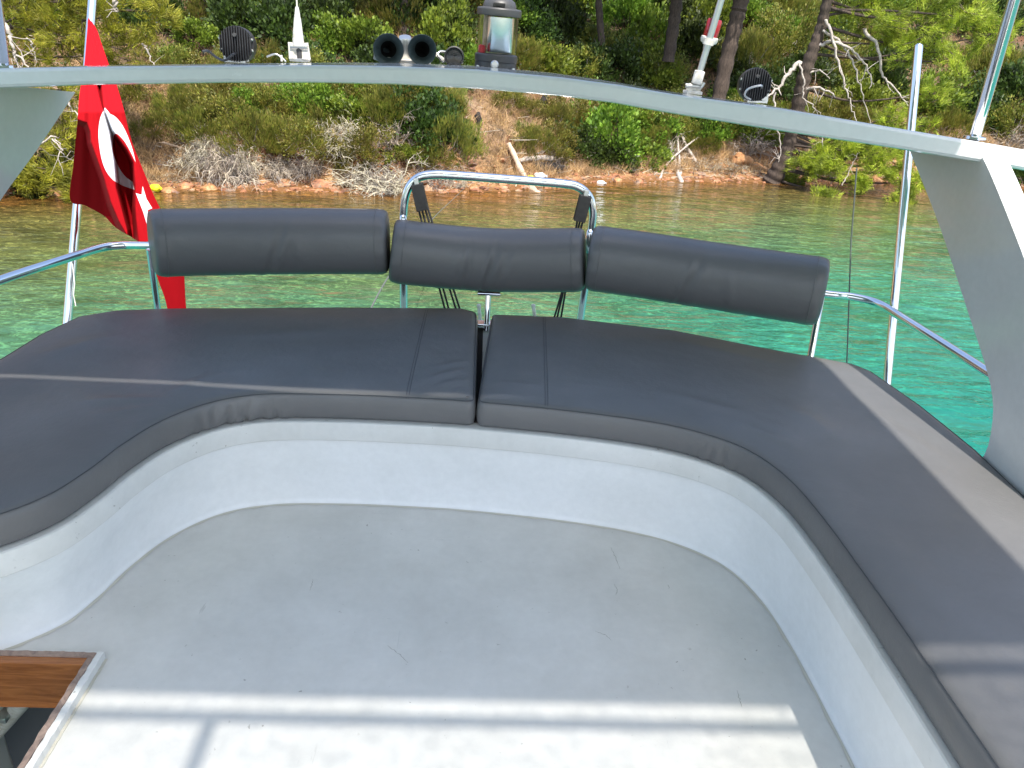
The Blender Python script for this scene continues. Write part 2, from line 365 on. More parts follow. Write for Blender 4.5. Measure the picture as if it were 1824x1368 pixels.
V = [(x, y, z) for z in (.358, .30, -.4, -1.2, -2.7) for x, y in [(a*(1+k), b*(1+k*.3)) for a, b in OUT for k in ((0 if z > -1 else .02),)]]
n = len(OUT); mesh('hull', V, [(j*n+i, j*n+i+1, (j+1)*n+i+1, (j+1)*n+i) for j in range(4) for i in range(n-1)], M_hull, boat, False)
# floor (with the hatch opening)
hx0, hx1, hy0, hy1 = -1.56, -.965, .70, 1.583
def rect_grid(bm, x0, x1, y0, y1, z=0):
    v = [bm.verts.new(c) for c in ((x0, y0, z), (x1, y0, z), (x1, y1, z), (x0, y1, z))]; bm.faces.new(v)
bm = bmesh.new(); rect_grid(bm, -1.72, 1.06, hy1, 2.42); rect_grid(bm, hx1, 1.06, -.6, hy1); rect_grid(bm, -1.72, hx1, -.6, hy0); rect_grid(bm, -1.72, hx0, hy0, hy1)
bmobj('cockpit_floor', bm, M_floor, boat, False)
hatch = mesh('hatch', [(hx0, hy1-.02, -.02), (hx1-.02, hy1-.02, -.02), (hx1-.02, hy1-.02, -.13), (hx0, hy1-.02, -.13)], [(0, 1, 2, 3)], M_wood, boat, False)
bm = bmesh.new(); box_bm(bm, (hx0, hy1-.045, -.135), (hx1-.016, hy1-.02, .024), .002); bmobj('wood_panel', bm, M_wood, hatch, False)
def jag_strip(name, p0, p1, wdt, z0, z1, m, axis):
    bm = bmesh.new(); n = 90; V = []; Fc = []
    for i in range(n+1):
        t = i/n; j = .0022*mnoise.noise(Vector((t*34, z1*50, axis*7))); j2 = .0018*mnoise.noise(Vector((t*51, 9, axis*3)))
        x = p0[0]+(p1[0]-p0[0])*t; y = p0[1]+(p1[1]-p0[1])*t
        if axis == 0: q = [(x, y+j, z0), (x, y+j, z1+j2), (x, y+wdt+j2, z1+j), (x, y+wdt+j2, z0)]
        else: q = [(x+j, y, z0), (x+j, y, z1+j2), (x+wdt+j2, y, z1+j), (x+wdt+j2, y, z0)]
        V += q
        if i: 
            b = 4*(i-1)
            for k in range(4): Fc.append((b+k, b+(k+1) % 4, b+4+(k+1) % 4, b+4+k))
    Fc += [(0, 1, 2, 3), (4*n+3, 4*n+2, 4*n+1, 4*n)]
    me = bpy.data.meshes.new(name); me.from_pydata(V, [], Fc)
    bm.from_mesh(me); return bmobj(name, bm, m, hatch, False)
jag_strip('coaming', (hx0, hy1-.0195), (hx1, hy1-.0195), .016, -.13, .0275, M_woodedge, 0)
jag_strip('coaming', (hx1-.0155, hy0), (hx1-.0155, hy1-.02), .015, -.13, .0265, M_woodedge, 1)
jag_strip('painted_coaming', (hx1, hy0), (hx1, hy1-.004), .017, -.01, .0245, M_rim, 1)
jag_strip('painted_coaming', (hx0, hy1-.003), (hx1+.017, hy1-.003), .006, -.01, .0235, M_rim, 0)
loft_dirt = jag_strip('sealant', (hx1+.016, hy0), (hx1+.016, hy1), .008, -.01, .002, M_caulk, 1)
bm = bmesh.new(); box_bm(bm, (-1.72, .2, -1.32), (-.5, 2.2, -1.30)); bmobj('cabin_floor', bm, mat('cabin_floor', (.20, .22, .24), .5), boat, False)
bm = bmesh.new(); box_bm(bm, (-1.70, 2.10, -1.30), (-.6, 2.14, -.02)); bmobj('stair_wall', bm, mat('stair_wall_panel', (.10, .115, .135), .4), boat, False)
bm = bmesh.new(); box_bm(bm, (-.93, .3, -1.3), (-.90, 1.62, -.14)); bmobj('stair_side', bm, mat('stair_side_panel', (.16, .175, .19), .4), boat, False)
st = empty('companion_ladder', (-1.3, 1.1, -1.3), 'white sloping ladder rail seen down through the wooden hatch', 'ladder')
for pa, pb in (((50, 1238), (-30, 1330)), ((4, 1238), (-60, 1320))): tube('rail', [onz(*pa, -.24), onz(*pb, -.75), onz(*pb, -.75)+(onz(*pb, -.75)-onz(*pa, -.24))*.8], .026, M_white, st)
for k in range(4):
    t = (k+.5)/4; q_ = onz(50, 1238, -.24)*(1-t)+(onz(-30, 1330, -.75)*1.8-onz(50, 1238, -.24)*.8)*t; bm = bmesh.new(); box_bm(bm, (q_[0]-.19, q_[1]-.05, q_[2]-.01), (q_[0]-.005, q_[1]+.03, q_[2]+.01), .004); bmobj('tread', bm, M_dull, st, False)

# ---- sun pads
def sd_poly(P_, poly):
    poly = np.array(poly, float); x = P_[:, 0][:, None]; y = P_[:, 1][:, None]; a = poly; b = np.roll(poly, -1, 0)
    e = b-a; wx = x-a[:, 0]; wy = y-a[:, 1]; t = np.clip((wx*e[:, 0]+wy*e[:, 1])/np.maximum((e**2).sum(1), 1e-9), 0, 1)
    dd = np.sqrt((wx-t*e[:, 0])**2+(wy-t*e[:, 1])**2).min(1)
    ins = np.zeros(len(P_), bool)
    for i in range(len(a)):
        c = ((a[i, 1] > P_[:, 1]) != (b[i, 1] > P_[:, 1])); xi = (b[i, 0]-a[i, 0])*(P_[:, 1]-a[i, 1])/((b[i, 1]-a[i, 1]) or 1e-9)+a[i, 0]; ins ^= c & (P_[:, 0] < xi)
    return np.where(ins, dd, -dd)
def offset_poly(Pn, d):
    n = len(Pn); out = []
    for i in range(n):
        a = Pn[i-1]; b = Pn[i]; c = Pn[(i+1) % n]; t = (c-a); L_ = np.linalg.norm(t); t = t/(L_ if L_ else 1)
        out.append(b+np.array((-t[1], t[0]))*d)
    return out
def resample(Pn, step):
    Pn = [np.array(p, float) for p in Pn]; Q = Pn+[Pn[0]]; seg = [np.linalg.norm(Q[i+1]-Q[i]) for i in range(len(Pn))]; T = sum(seg); n = int(T/step)
    cum = np.concatenate([[0], np.cumsum(seg)]); A = np.array(Q)
    return [np.array((np.interp(T*k/n, cum, A[:, 0]), np.interp(T*k/n, cum, A[:, 1]))) for k in range(n)]
def round_corners(Pn, r, idx):
    out = []
    n = len(Pn)
    for i, p in enumerate(Pn):
        if i in idx:
            a = np.array(Pn[i-1], float); b = np.array(p, float); c = np.array(Pn[(i+1) % n], float)
            u = (a-b)/np.linalg.norm(a-b); v = (c-b)/np.linalg.norm(c-b)
            for t in np.linspace(0, 1, 7): out.append((1-t)**2*(b+u*r)+2*t*(1-t)*b+t*t*(b+v*r))
        else: out.append(np.array(p, float))
    return out
def make_pad(name, poly, label, folds, seams, creases_px=()):
    """poly counter-clockwise"""
    creases = [(*onz(a, b, .466)[:2], *onz(c, d, .466)[:2], w_, m_) for a, b, c, d, w_, m_ in creases_px]
    Pn = resample(poly, .012)
    area = sum(Pn[i-1][0]*Pn[i][1]-Pn[i][0]*Pn[i-1][1] for i in range(len(Pn)))
    if area < 0: Pn = Pn[::-1]
    root = empty(name, (float(np.mean([p[0] for p in Pn])), float(np.mean([p[1] for p in Pn])), .36), label, 'cushion')
    prof = [(.004+.008, .3605), (.0025, .366), (0, .374), (-.003, .395), (-.003, .42), (0, .440), (.0035, .4485), (.009, .4545), (.017, .4585), (.028, .461)]
    V = []; n = len(Pn)
    for (d, z) in prof:
        q = offset_poly(Pn, d)
        for i, p in enumerate(q):
            a = 0
            for (fx, fy, w_, fr, am) in folds:
                dd = math.hypot(Pn[i][0]-fx, Pn[i][1]-fy)
                if dd < w_:
                    fall = math.cos(dd/w_*math.pi/2)**1.2; s = i*.012*fr+z*22
                    a += am*fall*(abs(math.sin(s+1.7*math.sin(s*.37)))**.6-.6)*min(1, max(0, (.456-z)/.05))
            zz = z+.002*mnoise.noise(Vector((p[0]*3, p[1]*3, 0)))*(1 if z > .43 else 0)
            tng = Pn[(i+1) % n]-Pn[i-1]; tng = tng/np.linalg.norm(tng); nrm = np.array((-tng[1], tng[0]))
            pp = p-nrm*a; V.append((pp[0], pp[1], zz))
    Fc = [(j*n+i, j*n+(i+1) % n, (j+1)*n+(i+1) % n, (j+1)*n+i) for j in range(len(prof)-1) for i in range(n)]
    # top: dense interior points triangulated for gentle puffing
    bm = bmesh.new(); bv = [bm.verts.new(v) for v in V]
    for f in Fc: bm.faces.new([bv[k] for k in f])
    from mathutils.geometry import delaunay_2d_cdt
    ringv = [bv[(len(prof)-1)*n+i] for i in range(n)]; R2 = np.array([v.co[:2] for v in ringv]); pts = [Vector(p) for p in R2]
    g_ = .015; gx, gy = np.meshgrid(np.arange(R2[:, 0].min(), R2[:, 0].max(), g_), np.arange(R2[:, 1].min(), R2[:, 1].max(), g_)); gx = gx+(np.arange(gx.shape[0])[:, None] % 2)*g_/2
    GP = np.stack([gx.ravel(), gy.ravel()], 1); GP = GP[sd_poly(GP, R2) > .010]
    rs_ = delaunay_2d_cdt(pts+[Vector(p) for p in GP], [(i, (i+1) % n) for i in range(n)], [list(range(n))], 1, 1e-6)
    nv_ = [None]*len(rs_[0])
    for i, (co, ov) in enumerate(zip(rs_[0], rs_[3])):
        r_ = [k for k in ov if k < n]; nv_[i] = ringv[r_[0]] if r_ else bm.verts.new((co.x, co.y, .4611))
    for f in rs_[2]:
        try: bm.faces.new([nv_[k] for k in f])
        except ValueError: pass
    edgep = np.array(offset_poly(Pn, .028))
    for v in bm.verts:
        if v.co.z > .4605:
            dmin = float(np.min(np.hypot(edgep[:, 0]-v.co.x, edgep[:, 1]-v.co.y)))
            for (x0, y0, x1, y1, wd, am) in creases:
                ex, ey = x1-x0, y1-y0; LL = ex*ex+ey*ey; t = min(1, max(0, ((v.co.x-x0)*ex+(v.co.y-y0)*ey)/LL)); dd = math.hypot(v.co.x-x0-t*ex, v.co.y-y0-t*ey)
                v.co.z += am*math.exp(-(dd/wd)**2)*math.sin(math.pi*(.12+.76*t))*min(1, dmin/.03)
            v.co.z += .010*(1-math.exp(-dmin/.07))+.0035*mnoise.noise(Vector((v.co.x*4, v.co.y*4, 2)))*min(1, dmin/.08)
    o = bmobj('cushion_cover', bm, M_vinyl, root, True)
    q = offset_poly(Pn, .006); V2, F2 = tube_geo([(p[0], p[1], .4535+.002*mnoise.noise(Vector((p[0]*3, p[1]*3, 0)))) for p in q+[q[0]]], .0017, 5, False)
    mesh('piping', V2, F2, M_seam, root)
    import mathutils
    bvh = mathutils.bvhtree.BVHTree.FromPolygons([v.co[:] for v in o.data.vertices], [p.vertices[:] for p in o.data.polygons])
    def drape(a, b, name_='seam', r=.0013, cnt=60):
        pts = []
        for k in range(cnt):
            x = a[0]+(b[0]-a[0])*k/(cnt-1); y = a[1]+(b[1]-a[1])*k/(cnt-1); h = bvh.ray_cast(Vector((x, y, 1)), Vector((0, 0, -1)))
            if h[0] is not None: pts.append((x, y, h[0].z+.0003))
        V3, F3 = tube_geo(pts, r, 5, False); mesh(name_, V3, F3, M_seam, root)
    for a, b in seams: drape(a, b, r=.0010); drape((a[0]+.009, a[1]), (b[0]+.009, b[1]), r=.0010)
    return root
Mi = off(.016)
iL = [tuple(p) for p in Mi if p[1] > 1.41 and p[0] < -.04]; iR = [tuple(p) for p in Mi if p[0] > .06]
polyL = [(-1.64, 1.43)]+iL+[(.014, 2.298), (.006, 3.18)]+[(-.07, 3.225), (-.6, 3.165), (-1.271, 3.065), (-1.47, 3.015), (-1.575, 2.93), (-1.622, 2.72), (-1.638, 2.488), (-1.645, 2.0)]
kx = len(iL)+1
polyL = round_corners(polyL, .032, [kx, kx+1])
polyR = [(.020, 2.297)]+iR+[(1.60, -.58), (1.60, 1.8), (1.612, 2.091), (1.592, 2.407), (1.545, 2.70), (1.50, 2.77), (1.263, 2.868), (.846, 3.06), (.373, 3.165), (.068, 3.165)]
polyR = round_corners(polyR, .032, [0, len(polyR)-1])
sa = onz(757, 556, .466); sb = onz(722, 708, .466)
padL = make_pad('sun_pad', polyL, 'grey vinyl sun pad left of the centre gap, sweeping round to the hatch side', [(-.76, 2.25, .24, 150, .020)], [((sa[0], sa[1]+.03), (sb[0], sb[1]-.02))], [(768, 694, 838, 672, .012, .006), (764, 676, 840, 654, .012, .006), (775, 656, 836, 640, .011, .005), (790, 702, 842, 690, .010, .005), (150, 716, 300, 712, .020, .006), (180, 740, 290, 722, .018, .005), (60, 640, 200, 600, .05, .006), (400, 600, 640, 590, .06, .005), (300, 700, 380, 670, .02, .004), (500, 640, 560, 690, .05, -.004)])
sa = onz(968, 566, .466); sb = onz(971, 728, .466)
padR = make_pad('sun_pad', polyR, 'grey vinyl sun pad right of the centre gap with the bright sunlit wedge on it', [(.80, 2.10, .18, 120, .012)], [((sa[0], sa[1]+.03), (sb[0], sb[1]-.02))], [(1330, 760, 1420, 800, .018, .005), (1400, 720, 1500, 790, .04, .006), (1180, 700, 1330, 740, .03, .005), (880, 700, 950, 712, .012, .005), (885, 680, 955, 690, .014, .004), (1450, 830, 1560, 900, .05, -.005), (1200, 610, 1380, 650, .05, .005), (1560, 950, 1700, 1100, .05, .006), (1500, 700, 1700, 840, .03, .005)])

# ---- bolsters
def bolster(px_pts, Ys, r, label, creases, droop=0):
    C = [ony(x, y, Y) for (x, y), Y in zip(px_pts, Ys)]
    C = catmull(C, 14); C = [Vector(c) for c in C]
    cum = [0]
    for i in range(1, len(C)): cum.append(cum[-1]+(C[i]-C[i-1]).length)
    T = cum[-1]; n = 110; seg = 44
    A = np.array([list(c) for c in C])
    pts = [Vector([float(np.interp(T*k/n, cum, A[:, j])) for j in range(3)]) for k in range(n+1)]
    # cap stations
    stn = [(0, .0), (.0015, .55), (.003, .78), (.006, .885), (.012, .935), (.022, .97), (.035, .99), (.05, 1)]
    ss = [s for s, _ in stn]+[T*k/n for k in range(n+1) if .055 < T*k/n < T-.055]+[T-s for s, _ in stn[::-1]]
    sc = [c for _, c in stn]+[1]*(len(ss)-2*len(stn))+[c for _, c in stn[::-1]]
    V = []; Fc = []
    for i, (s, k) in enumerate(zip(ss, sc)):
        p = Vector([float(np.interp(s, cum, A[:, j])) for j in range(3)]); q = Vector([float(np.interp(min(s+.02, T), cum, A[:, j])) for j in range(3)]); o_ = Vector([float(np.interp(max(s-.02, 0), cum, A[:, j])) for j in range(3)])
        t = (q-o_).normalized(); side = t.cross(Vector((0, 0, 1))).normalized(); up = side.cross(t)   # side: towards +-Y
        for a in range(seg):
            an = 2*math.pi*a/seg; ca, sa_ = math.cos(an), math.sin(an)
            e = 2.35; rr = (abs(ca)**e+abs(sa_)**e)**(-1/e)
            rad = r*rr*k
            for (cs, wd, am, lean) in creases:
                u = (s-cs*T-lean*sa_*.05)/wd
                if abs(u) < 3: rad += 1.5*am*math.exp(-u*u)*max(0, math.cos(an+math.radians(180 if side.y > 0 else 0)))*max(0, 1-abs(sa_+.15)**2)
            # radial puckers near the ends
            ed = min(s, T-s)
            if .004 < ed < .14: rad += .0022*math.sin(an*26+3*math.sin(an*3))*math.exp(-(ed-.02)/.035)
            V.append(p+side*ca*rad*.94+up*sa_*rad)
    m_ = len(ss)
    for i in range(m_-1):
        for a in range(seg): Fc.append((i*seg+a, i*seg+(a+1) % seg, (i+1)*seg+(a+1) % seg, (i+1)*seg+a))
    root = empty('backrest_bolster', tuple(pts[n//2]), label, 'cushion', None)
    o = mesh('bolster_cover', V, Fc, M_vinyl2, root)
    for rowi in (7, m_-8):
        Q = [Vector(v) for v in V[rowi*seg:(rowi+1)*seg]]; c = sum(Q, Vector())/len(Q)
        V2, F2 = tube_geo([c+(x-c)*1.0035 for x in Q+[Q[0]]], .0016, 5, False); mesh('seam', V2, F2, M_vinyl, root)
    return root
random.seed(3)
bl = bolster([(268, 434), (330, 432), (480, 430), (600, 430), (693, 431)], [3.13, 3.18, 3.22, 3.25, 3.26], .136, 'grey cylindrical backrest bolster in front of the red flag', [(.50, .008, .004, 1), (.53, .007, -.004, 1.2), (.56, .009, .0045, 1), (.47, .02, .003, .6), (.62, .02, .003, -.5)])
bolster([(696, 446), (760, 454), (870, 463), (970, 464), (1043, 463)], [3.24, 3.25, 3.26, 3.24, 3.21], .134, 'grey backrest bolster in the middle on a single central post', [(.37, .006, .005, .2), (.40, .01, -.004, .2), (.49, .006, .0055, .8), (.515, .008, -.005, 1), (.55, .01, .004, 1.2), (.62, .02, .003, 1), (.33, .02, .003, .4)])
bolster([(1048, 459), (1130, 470), (1260, 490), (1380, 508), (1469, 521)], [3.20, 3.16, 3.09, 3.0, 2.93], .136, 'grey backrest bolster at the right end nearest the white arch leg', [(.42, .008, .004, .8), (.45, .008, -.004, 1), (.49, .02, .004, .7), (.62, .02, .003, -.6)])

bm = bmesh.new(); box_bm(bm, (.003, 2.335, .3575), (.034, 3.24, .3615)); bmobj('gap_shade_strip', bm, M_char, boat, False)  # dark strip standing in for the shade in the gap between the pads
def crack(pxs, z, seed_):
    q = []
    for i in range(len(pxs)-1):
        for t in np.linspace(0, 1, 7)[:-1]:
            p = onz(pxs[i][0]*(1-t)+pxs[i+1][0]*t, pxs[i][1]*(1-t)+pxs[i+1][1]*t, z); q.append(p+np.array((mnoise.noise(Vector((len(q)*.9, seed_, 0)))*.004, mnoise.noise(Vector((len(q)*.8, seed_, 5)))*.004, 0)))
    n = len(q); V, Fc = tube_geo(q, [.0002+.0006*abs(math.sin(i*1.3+seed_))*math.sin(math.pi*(i+.5)/n) for i in range(n)], 5, False)
    V = [Vector((v.x, v.y, z+(v.z-z)*.3+.0004)) for v in V]; mesh('crack', V, Fc, M_crk, boat)
M_crk = mat('dirt_in_cracks', (.16, .16, .12), .9)
crack([(1292, 992), (1318, 1008), (1345, 1030), (1366, 1056)], .0, 1); crack([(1300, 988), (1330, 1002), (1352, 1024)], .0, 2)
crack([(1094, 1040), (1100, 1052), (1096, 1062)], .0, 3); crack([(1088, 975), (1096, 992), (1106, 1018)], .0, 4); crack([(1060, 1124), (1080, 1132), (1090, 1142)], .0, 5)
crack([(690, 1150), (712, 1166), (730, 1184)], .0, 6); crack([(552, 1052), (556, 1040), (558, 1030)], .0, 7); crack([(1313, 1230), (1318, 1248), (1322, 1262)], .0, 8); crack([(1190, 1042), (1193, 1050)], .0, 9)
# ---- rails, davit frame, staffs
def px3(l): return [ony(x, y, Y) for x, y, Y in l]
gl = empty('guard_rail', tuple(onz(270, 545, .36)), 'left stainless guard rail bending forward past the flagpole', 'railing')
Pz = [onz(480, 437, .70), onz(270, 437, .675), onz(215, 437, .67), onz(178, 442, .67), onz(120, 460, .67), onz(0, 499, .67), onz(-160, 560, .67)]
tube('top_rail', catmull(Pz, 8), .0165, M_chrome, gl)
tube('stanchion', [onz(266, 444, .67), ony(281, 550, 3.19)], .014, M_chrome, gl)
gr = empty('guard_rail', tuple(onz(1445, 630, .4)), 'right stainless guard rail running from the bolster to the arch leg', 'railing')
Pz = [onz(1300, 500, .62), onz(1468, 523, .62), onz(1520, 529, .62), onz(1565, 541, .62), onz(1610, 568, .62), onz(1750, 657, .62), onz(1850, 722, .62)]
tube('top_rail', catmull(Pz, 8), .0165, M_chrome, gr)
tube('stanchion', [onz(1463, 530, .62), ony(1443, 640, 2.93)], .014, M_chrome, gr)
cp = empty('backrest_post', tuple(ony(866, 580, 3.22)), 'single steel post between the pads holding up the middle bolster', 'post')
tube('post', [ony(871, 500, 3.27), ony(867, 576, 3.23), ony(866, 590, 3.22)], .0135, M_chrome, cp)
bm = bmesh.new(); c = ony(866, 574, 3.235); box_bm(bm, (c[0]-.045, c[1]-.03, c[2]-.01), (c[0]+.04, c[1]+.03, c[2]), .002); bmobj('base_plate', bm, M_chrome, cp, False)
bm = bmesh.new(); c = ony(871, 518, 3.27); box_bm(bm, (c[0]-.05, c[1]-.05, c[2]-.006), (c[0]+.05, c[1]+.02, c[2]+.004), .002); bmobj('mounting_plate', bm, M_chrome, cp, False)
df = empty('davit_frame', tuple(ony(870, 570, 3.45)), 'polished steel hoop standing behind the middle bolster', 'frame')
YD = 3.45
pts = [(719, 640, YD), (719, 540, YD), (718, 420, YD), (719, 370, YD), (726, 338, YD), (744, 317, YD), (772, 311, YD), (820, 313, YD), (900, 319, YD), (1000, 327, YD), (1030, 333, YD), (1049, 350, YD), (1056, 376, YD), (1053, 410, YD), (1046, 480, YD), (1034, 565, YD), (1026, 640, YD)]
tube('hoop', catmull(px3(pts), 6), .019, M_chrome, df, 18)
for (x, y) in ((718, 386), (1051, 412)):
    a = ony(x, y, YD-.01); V, Fc = tube_geo([a+np.array((0, 0, .012)), a, a-np.array((0, 0, .05)), a-np.array((0, 0, .11))], [.008, .017, .022, .005], 12); mesh('bracket', V, Fc, M_chrome, df)
def tackle(px, py, ends, label, sgn):
    root = empty('pulley_tackle', tuple(ony(px, py, YD-.03)), label, 'pulley'); Yb = YD-.04
    c = Vector(ony(px, py, Yb))
    d = (Vector(ony(*ends[0], Yb))-c).normalized(); M = Matrix.Translation(c) @ d.to_track_quat('Z', 'X').to_matrix().to_4x4()
    bm = bmesh.new()
    for k in (-.018, .0, .018):
        vs = box_bm(bm, (-.026, k-.003, -.06), (.026, k+.003, .055), .002, M)
    bmobj('block_cheek', bm, M_black, root, False)
    bm = bmesh.new()
    for k in (-.009, .009):
        r = bmesh.ops.create_cone(bm, cap_ends=True, segments=20, radius1=.02, radius2=.02, depth=.012, matrix=M @ Matrix.Translation((0, k, .01)) @ Matrix.Rotation(R_(90), 4, 'X'))
    bmobj('sheave', bm, M_grey, root, False)
    bm = bmesh.new(); box_bm(bm, (-.010, -.012, -.085), (.010, .012, -.058), .003, M); bmobj('shackle', bm, M_dull, root, False)
    for (ex, ey), o_ in zip(ends, (-.018, -.004, .010, .022)):
        a = M @ Vector((o_, 0, .03)); b = Vector(ony(ex, ey, Yb+.02)); tube('rope', [a, (a+b)/2+Vector((0, .0, -.004)), b], .0048, M_rope, root, 7)
    return root
tackle(748, 352, [(795, 560), (802, 560), (815, 560), (822, 560)], 'black pulley block and ropes hanging from left corner of steel hoop', 1)
tackle(1037, 372, [(983, 580), (989, 580), (997, 580)], 'black pulley block and ropes hanging from right corner of steel hoop', -1)
# flagstaff (left) and short staff (right): both rake aft
fs = empty('flagstaff', tuple(ony(112, 680, 3.82)), 'left steel flagpole leaning aft and carrying the red flag', 'flagpole')
fp = [ony(170, -60, 4.78), ony(165, 0, 4.70), ony(144, 290, 4.32), ony(120, 575, 3.95), ony(112, 680, 3.82)]
tube('pole', fp, .023, M_chrome, fs, 18)
tube('halyard', [ony(129, 470, 4.04), ony(133, 505, 4.0), ony(131, 525, 4.0), ony(135, 545, 3.98)], .0025, M_white, fs, 6)
rs = empty('stern_staff', tuple(ony(1578, 690, 2.93)), 'right steel pole with a rounded open top standing behind the arch', 'pole')
a, b = ony(1636, 84, 3.42), ony(1580, 680, 2.94); tube('pole', [a, b, a+(b-a)*1.08], .0175, M_chrome, rs, 18)
lathe('end_cap', [(.0175, 0), (.0165, .006), (.010, .012), (.0, .014)], M_chrome, rs, 18, place(a, a-b))
wl = tube('rigging_line', [ony(1526, 300, 3.4), ony(1516, 430, 3.4), ony(1508, 660, 3.3)], .0032, M_ropeg, None, 6); tag(wl, 'thin dark line hanging down to the right pad corner behind the rail', 'rope')
for x, y0, y1, lab in ((856, 545, 590, 'white cleat post in the gap left of the steel backrest post'), (953, 545, 575, 'white cleat post peeping over the right sun pad')):
    t = empty('cleat_post', tuple(ony(x, y1, 3.42)), lab, 'post'); a = ony(x-3, y0, 3.42); b = ony(x+1, y1, 3.42)
    tube('pin', [a, b], .0085, M_white, t, 10); lathe('cap', [(0, .01), (.009, .007), (.011, 0), (.010, -.004)], M_white, t, 12, place(a, (0, 0, 1)))
ml = tube('mooring_line', catmull([ony(650, 580, 4.2), ony(663, 545, 4.6), ony(694, 490, 5.6), ony(735, 435, 7.5), ony(775, 385, 11), ony(810, 352, 16), onz(828, 334, -2.3)], 6), [.006]*37, M_ropeg, None, 6)
tag(ml, 'thin mooring rope running from the stern across the green water to the shore', 'rope')

# ---- arch
YB = 2.5
tp = np.array([(-60, 124), (0, 122), (150, 119), (400, 117), (560, 116), (700, 118), (850, 124), (1000, 138), (1100, 151), (1200, 168), (1400, 195), (1600, 229), (1780, 259), (1824, 267), (1900, 281), (1990, 298)], float)
bp = np.array([(-60, 160), (0, 157), (150, 152), (400, 148), (560, 148), (700, 151), (850, 159), (1000, 172), (1100, 185), (1200, 203), (1400, 235), (1600, 265), (1780, 295), (1824, 303), (1900, 317), (1990, 333)], float)
arch = empty('radar_arch', (0, 2.7, .4), 'white arch spanning the stern above the bolsters with lamps on top', 'arch')
BX = np.arange(-60, 1991, 10.0); V = []; prof_n = 0
def beam_sec(px):
    t = ony(px, float(np.interp(px, tp[:, 0], tp[:, 1])), YB); b = ony(px, float(np.interp(px, bp[:, 0], bp[:, 1])), YB)
    zt = t[2]; rear = 1.6-(1.6-zt)*(2.95/2.5)+.014
    return t, b, rear
for px in BX:
    t, b, zr = beam_sec(px); x = t[0]; zt, zb = t[2], b[2]
    q = [(YB+.02, zb-.0), (YB+.004, zb+.004), (YB, zb+.012), (YB, zt-.010), (YB+.003, zt-.003), (YB+.010, zt), (2.70, zt+(zr-zt)*.42+.003), (2.93, zr), (2.95, zr-.008), (2.95, zr-.03), (2.93, zr-.038), (2.70, min(zb, zr-.03)+.004)]
    prof_n = len(q); V += [(x*(1+(y-YB)*.06), y, z) for y, z in q]
Fc = [(j*prof_n+i, j*prof_n+(i+1) % prof_n, (j+1)*prof_n+(i+1) % prof_n, (j+1)*prof_n+i) for j in range(len(BX)-1) for i in range(prof_n)]
Fc += [list(range(prof_n))[::-1], [(len(BX)-1)*prof_n+i for i in range(prof_n)]]
o = mesh('beam', V, Fc, M_gel, arch); o.data.set_sharp_from_angle(angle=R_(11))
def leg(side, aft, front):
    # aft / front: (Y,z) edges from top to foot; inner face at X(z)
    X = (lambda z: 1.60+.02*(1.25-z)) if side > 0 else (lambda z: -1.50-.15*(1.30-z))
    A = catmull([(y, z, 0) for y, z in aft], 6); B = catmull([(y, z, 0) for y, z in front], 6)
    n = 40
    def rs(C):
        C = np.array(C); c = np.concatenate([[0], np.cumsum(np.hypot(*(C[1:, :2]-C[:-1, :2]).T))]); return [(np.interp(c[-1]*k/n, c, C[:, 0]), np.interp(c[-1]*k/n, c, C[:, 1])) for k in range(n+1)]
    A, B = rs(A), rs(B); V = []; th = .085*side; bv = .006
    for (ya, za), (yb, zb) in zip(A, B):
        for (y, z, dx) in ((ya-bv, za, 0), (ya, za, bv*side), (ya, za, th*.75), (ya-.02, za, th), (yb+.02, zb, th), (yb, zb, th-.008*side), (yb, zb, bv*side), (yb+bv, zb, 0)):
            V.append((X(z)+dx, y, z))
        # middle of the inner face bulges slightly
    k = 8; Fc = [(j*k+i, j*k+(i+1) % k, (j+1)*k+(i+1) % k, (j+1)*k+i) for j in range(n) for i in range(k)]
    bm = bmesh.new(); me = bpy.data.meshes.new('t'); me.from_pydata(V, [], Fc); bm.from_mesh(me); o = bmobj('leg', bm, M_gel, arch); o.data.set_sharp_from_angle(angle=R_(16)); return o
leg(1, [(2.97, 1.262), (2.64, 1.047), (2.34, .823), (2.19, .71), (2.11, .63), (2.075, .55), (2.065, .465), (2.10, .36), (2.13, .2)], [(2.54, 1.325), (2.42, 1.25), (2.16, 1.06), (1.97, .90), (1.80, .74), (1.65, .60), (1.48, .47), (1.25, .36), (.95, .2)])
leg(-1, [(3.07, 1.285), (2.80, 1.125), (2.55, .99), (2.33, .84), (2.18, .70), (2.10, .58), (2.08, .46), (2.11, .36), (2.13, .2)], [(2.502, 1.355), (2.40, 1.24), (2.22, 1.10), (2.02, .93), (1.84, .76), (1.68, .60), (1.50, .47), (1.25, .36), (.95, .2)])
def on_arch(px, Y=2.82):
    t, b, zr = beam_sec(px); z = t[2]+(zr-t[2])*(Y-YB)/(2.93-YB)+.002
    d = ray(px, float(np.interp(px, tp[:, 0], tp[:, 1]))); p = CAM+d*(Y/d[1]); p[2] = z; return Vector(p)

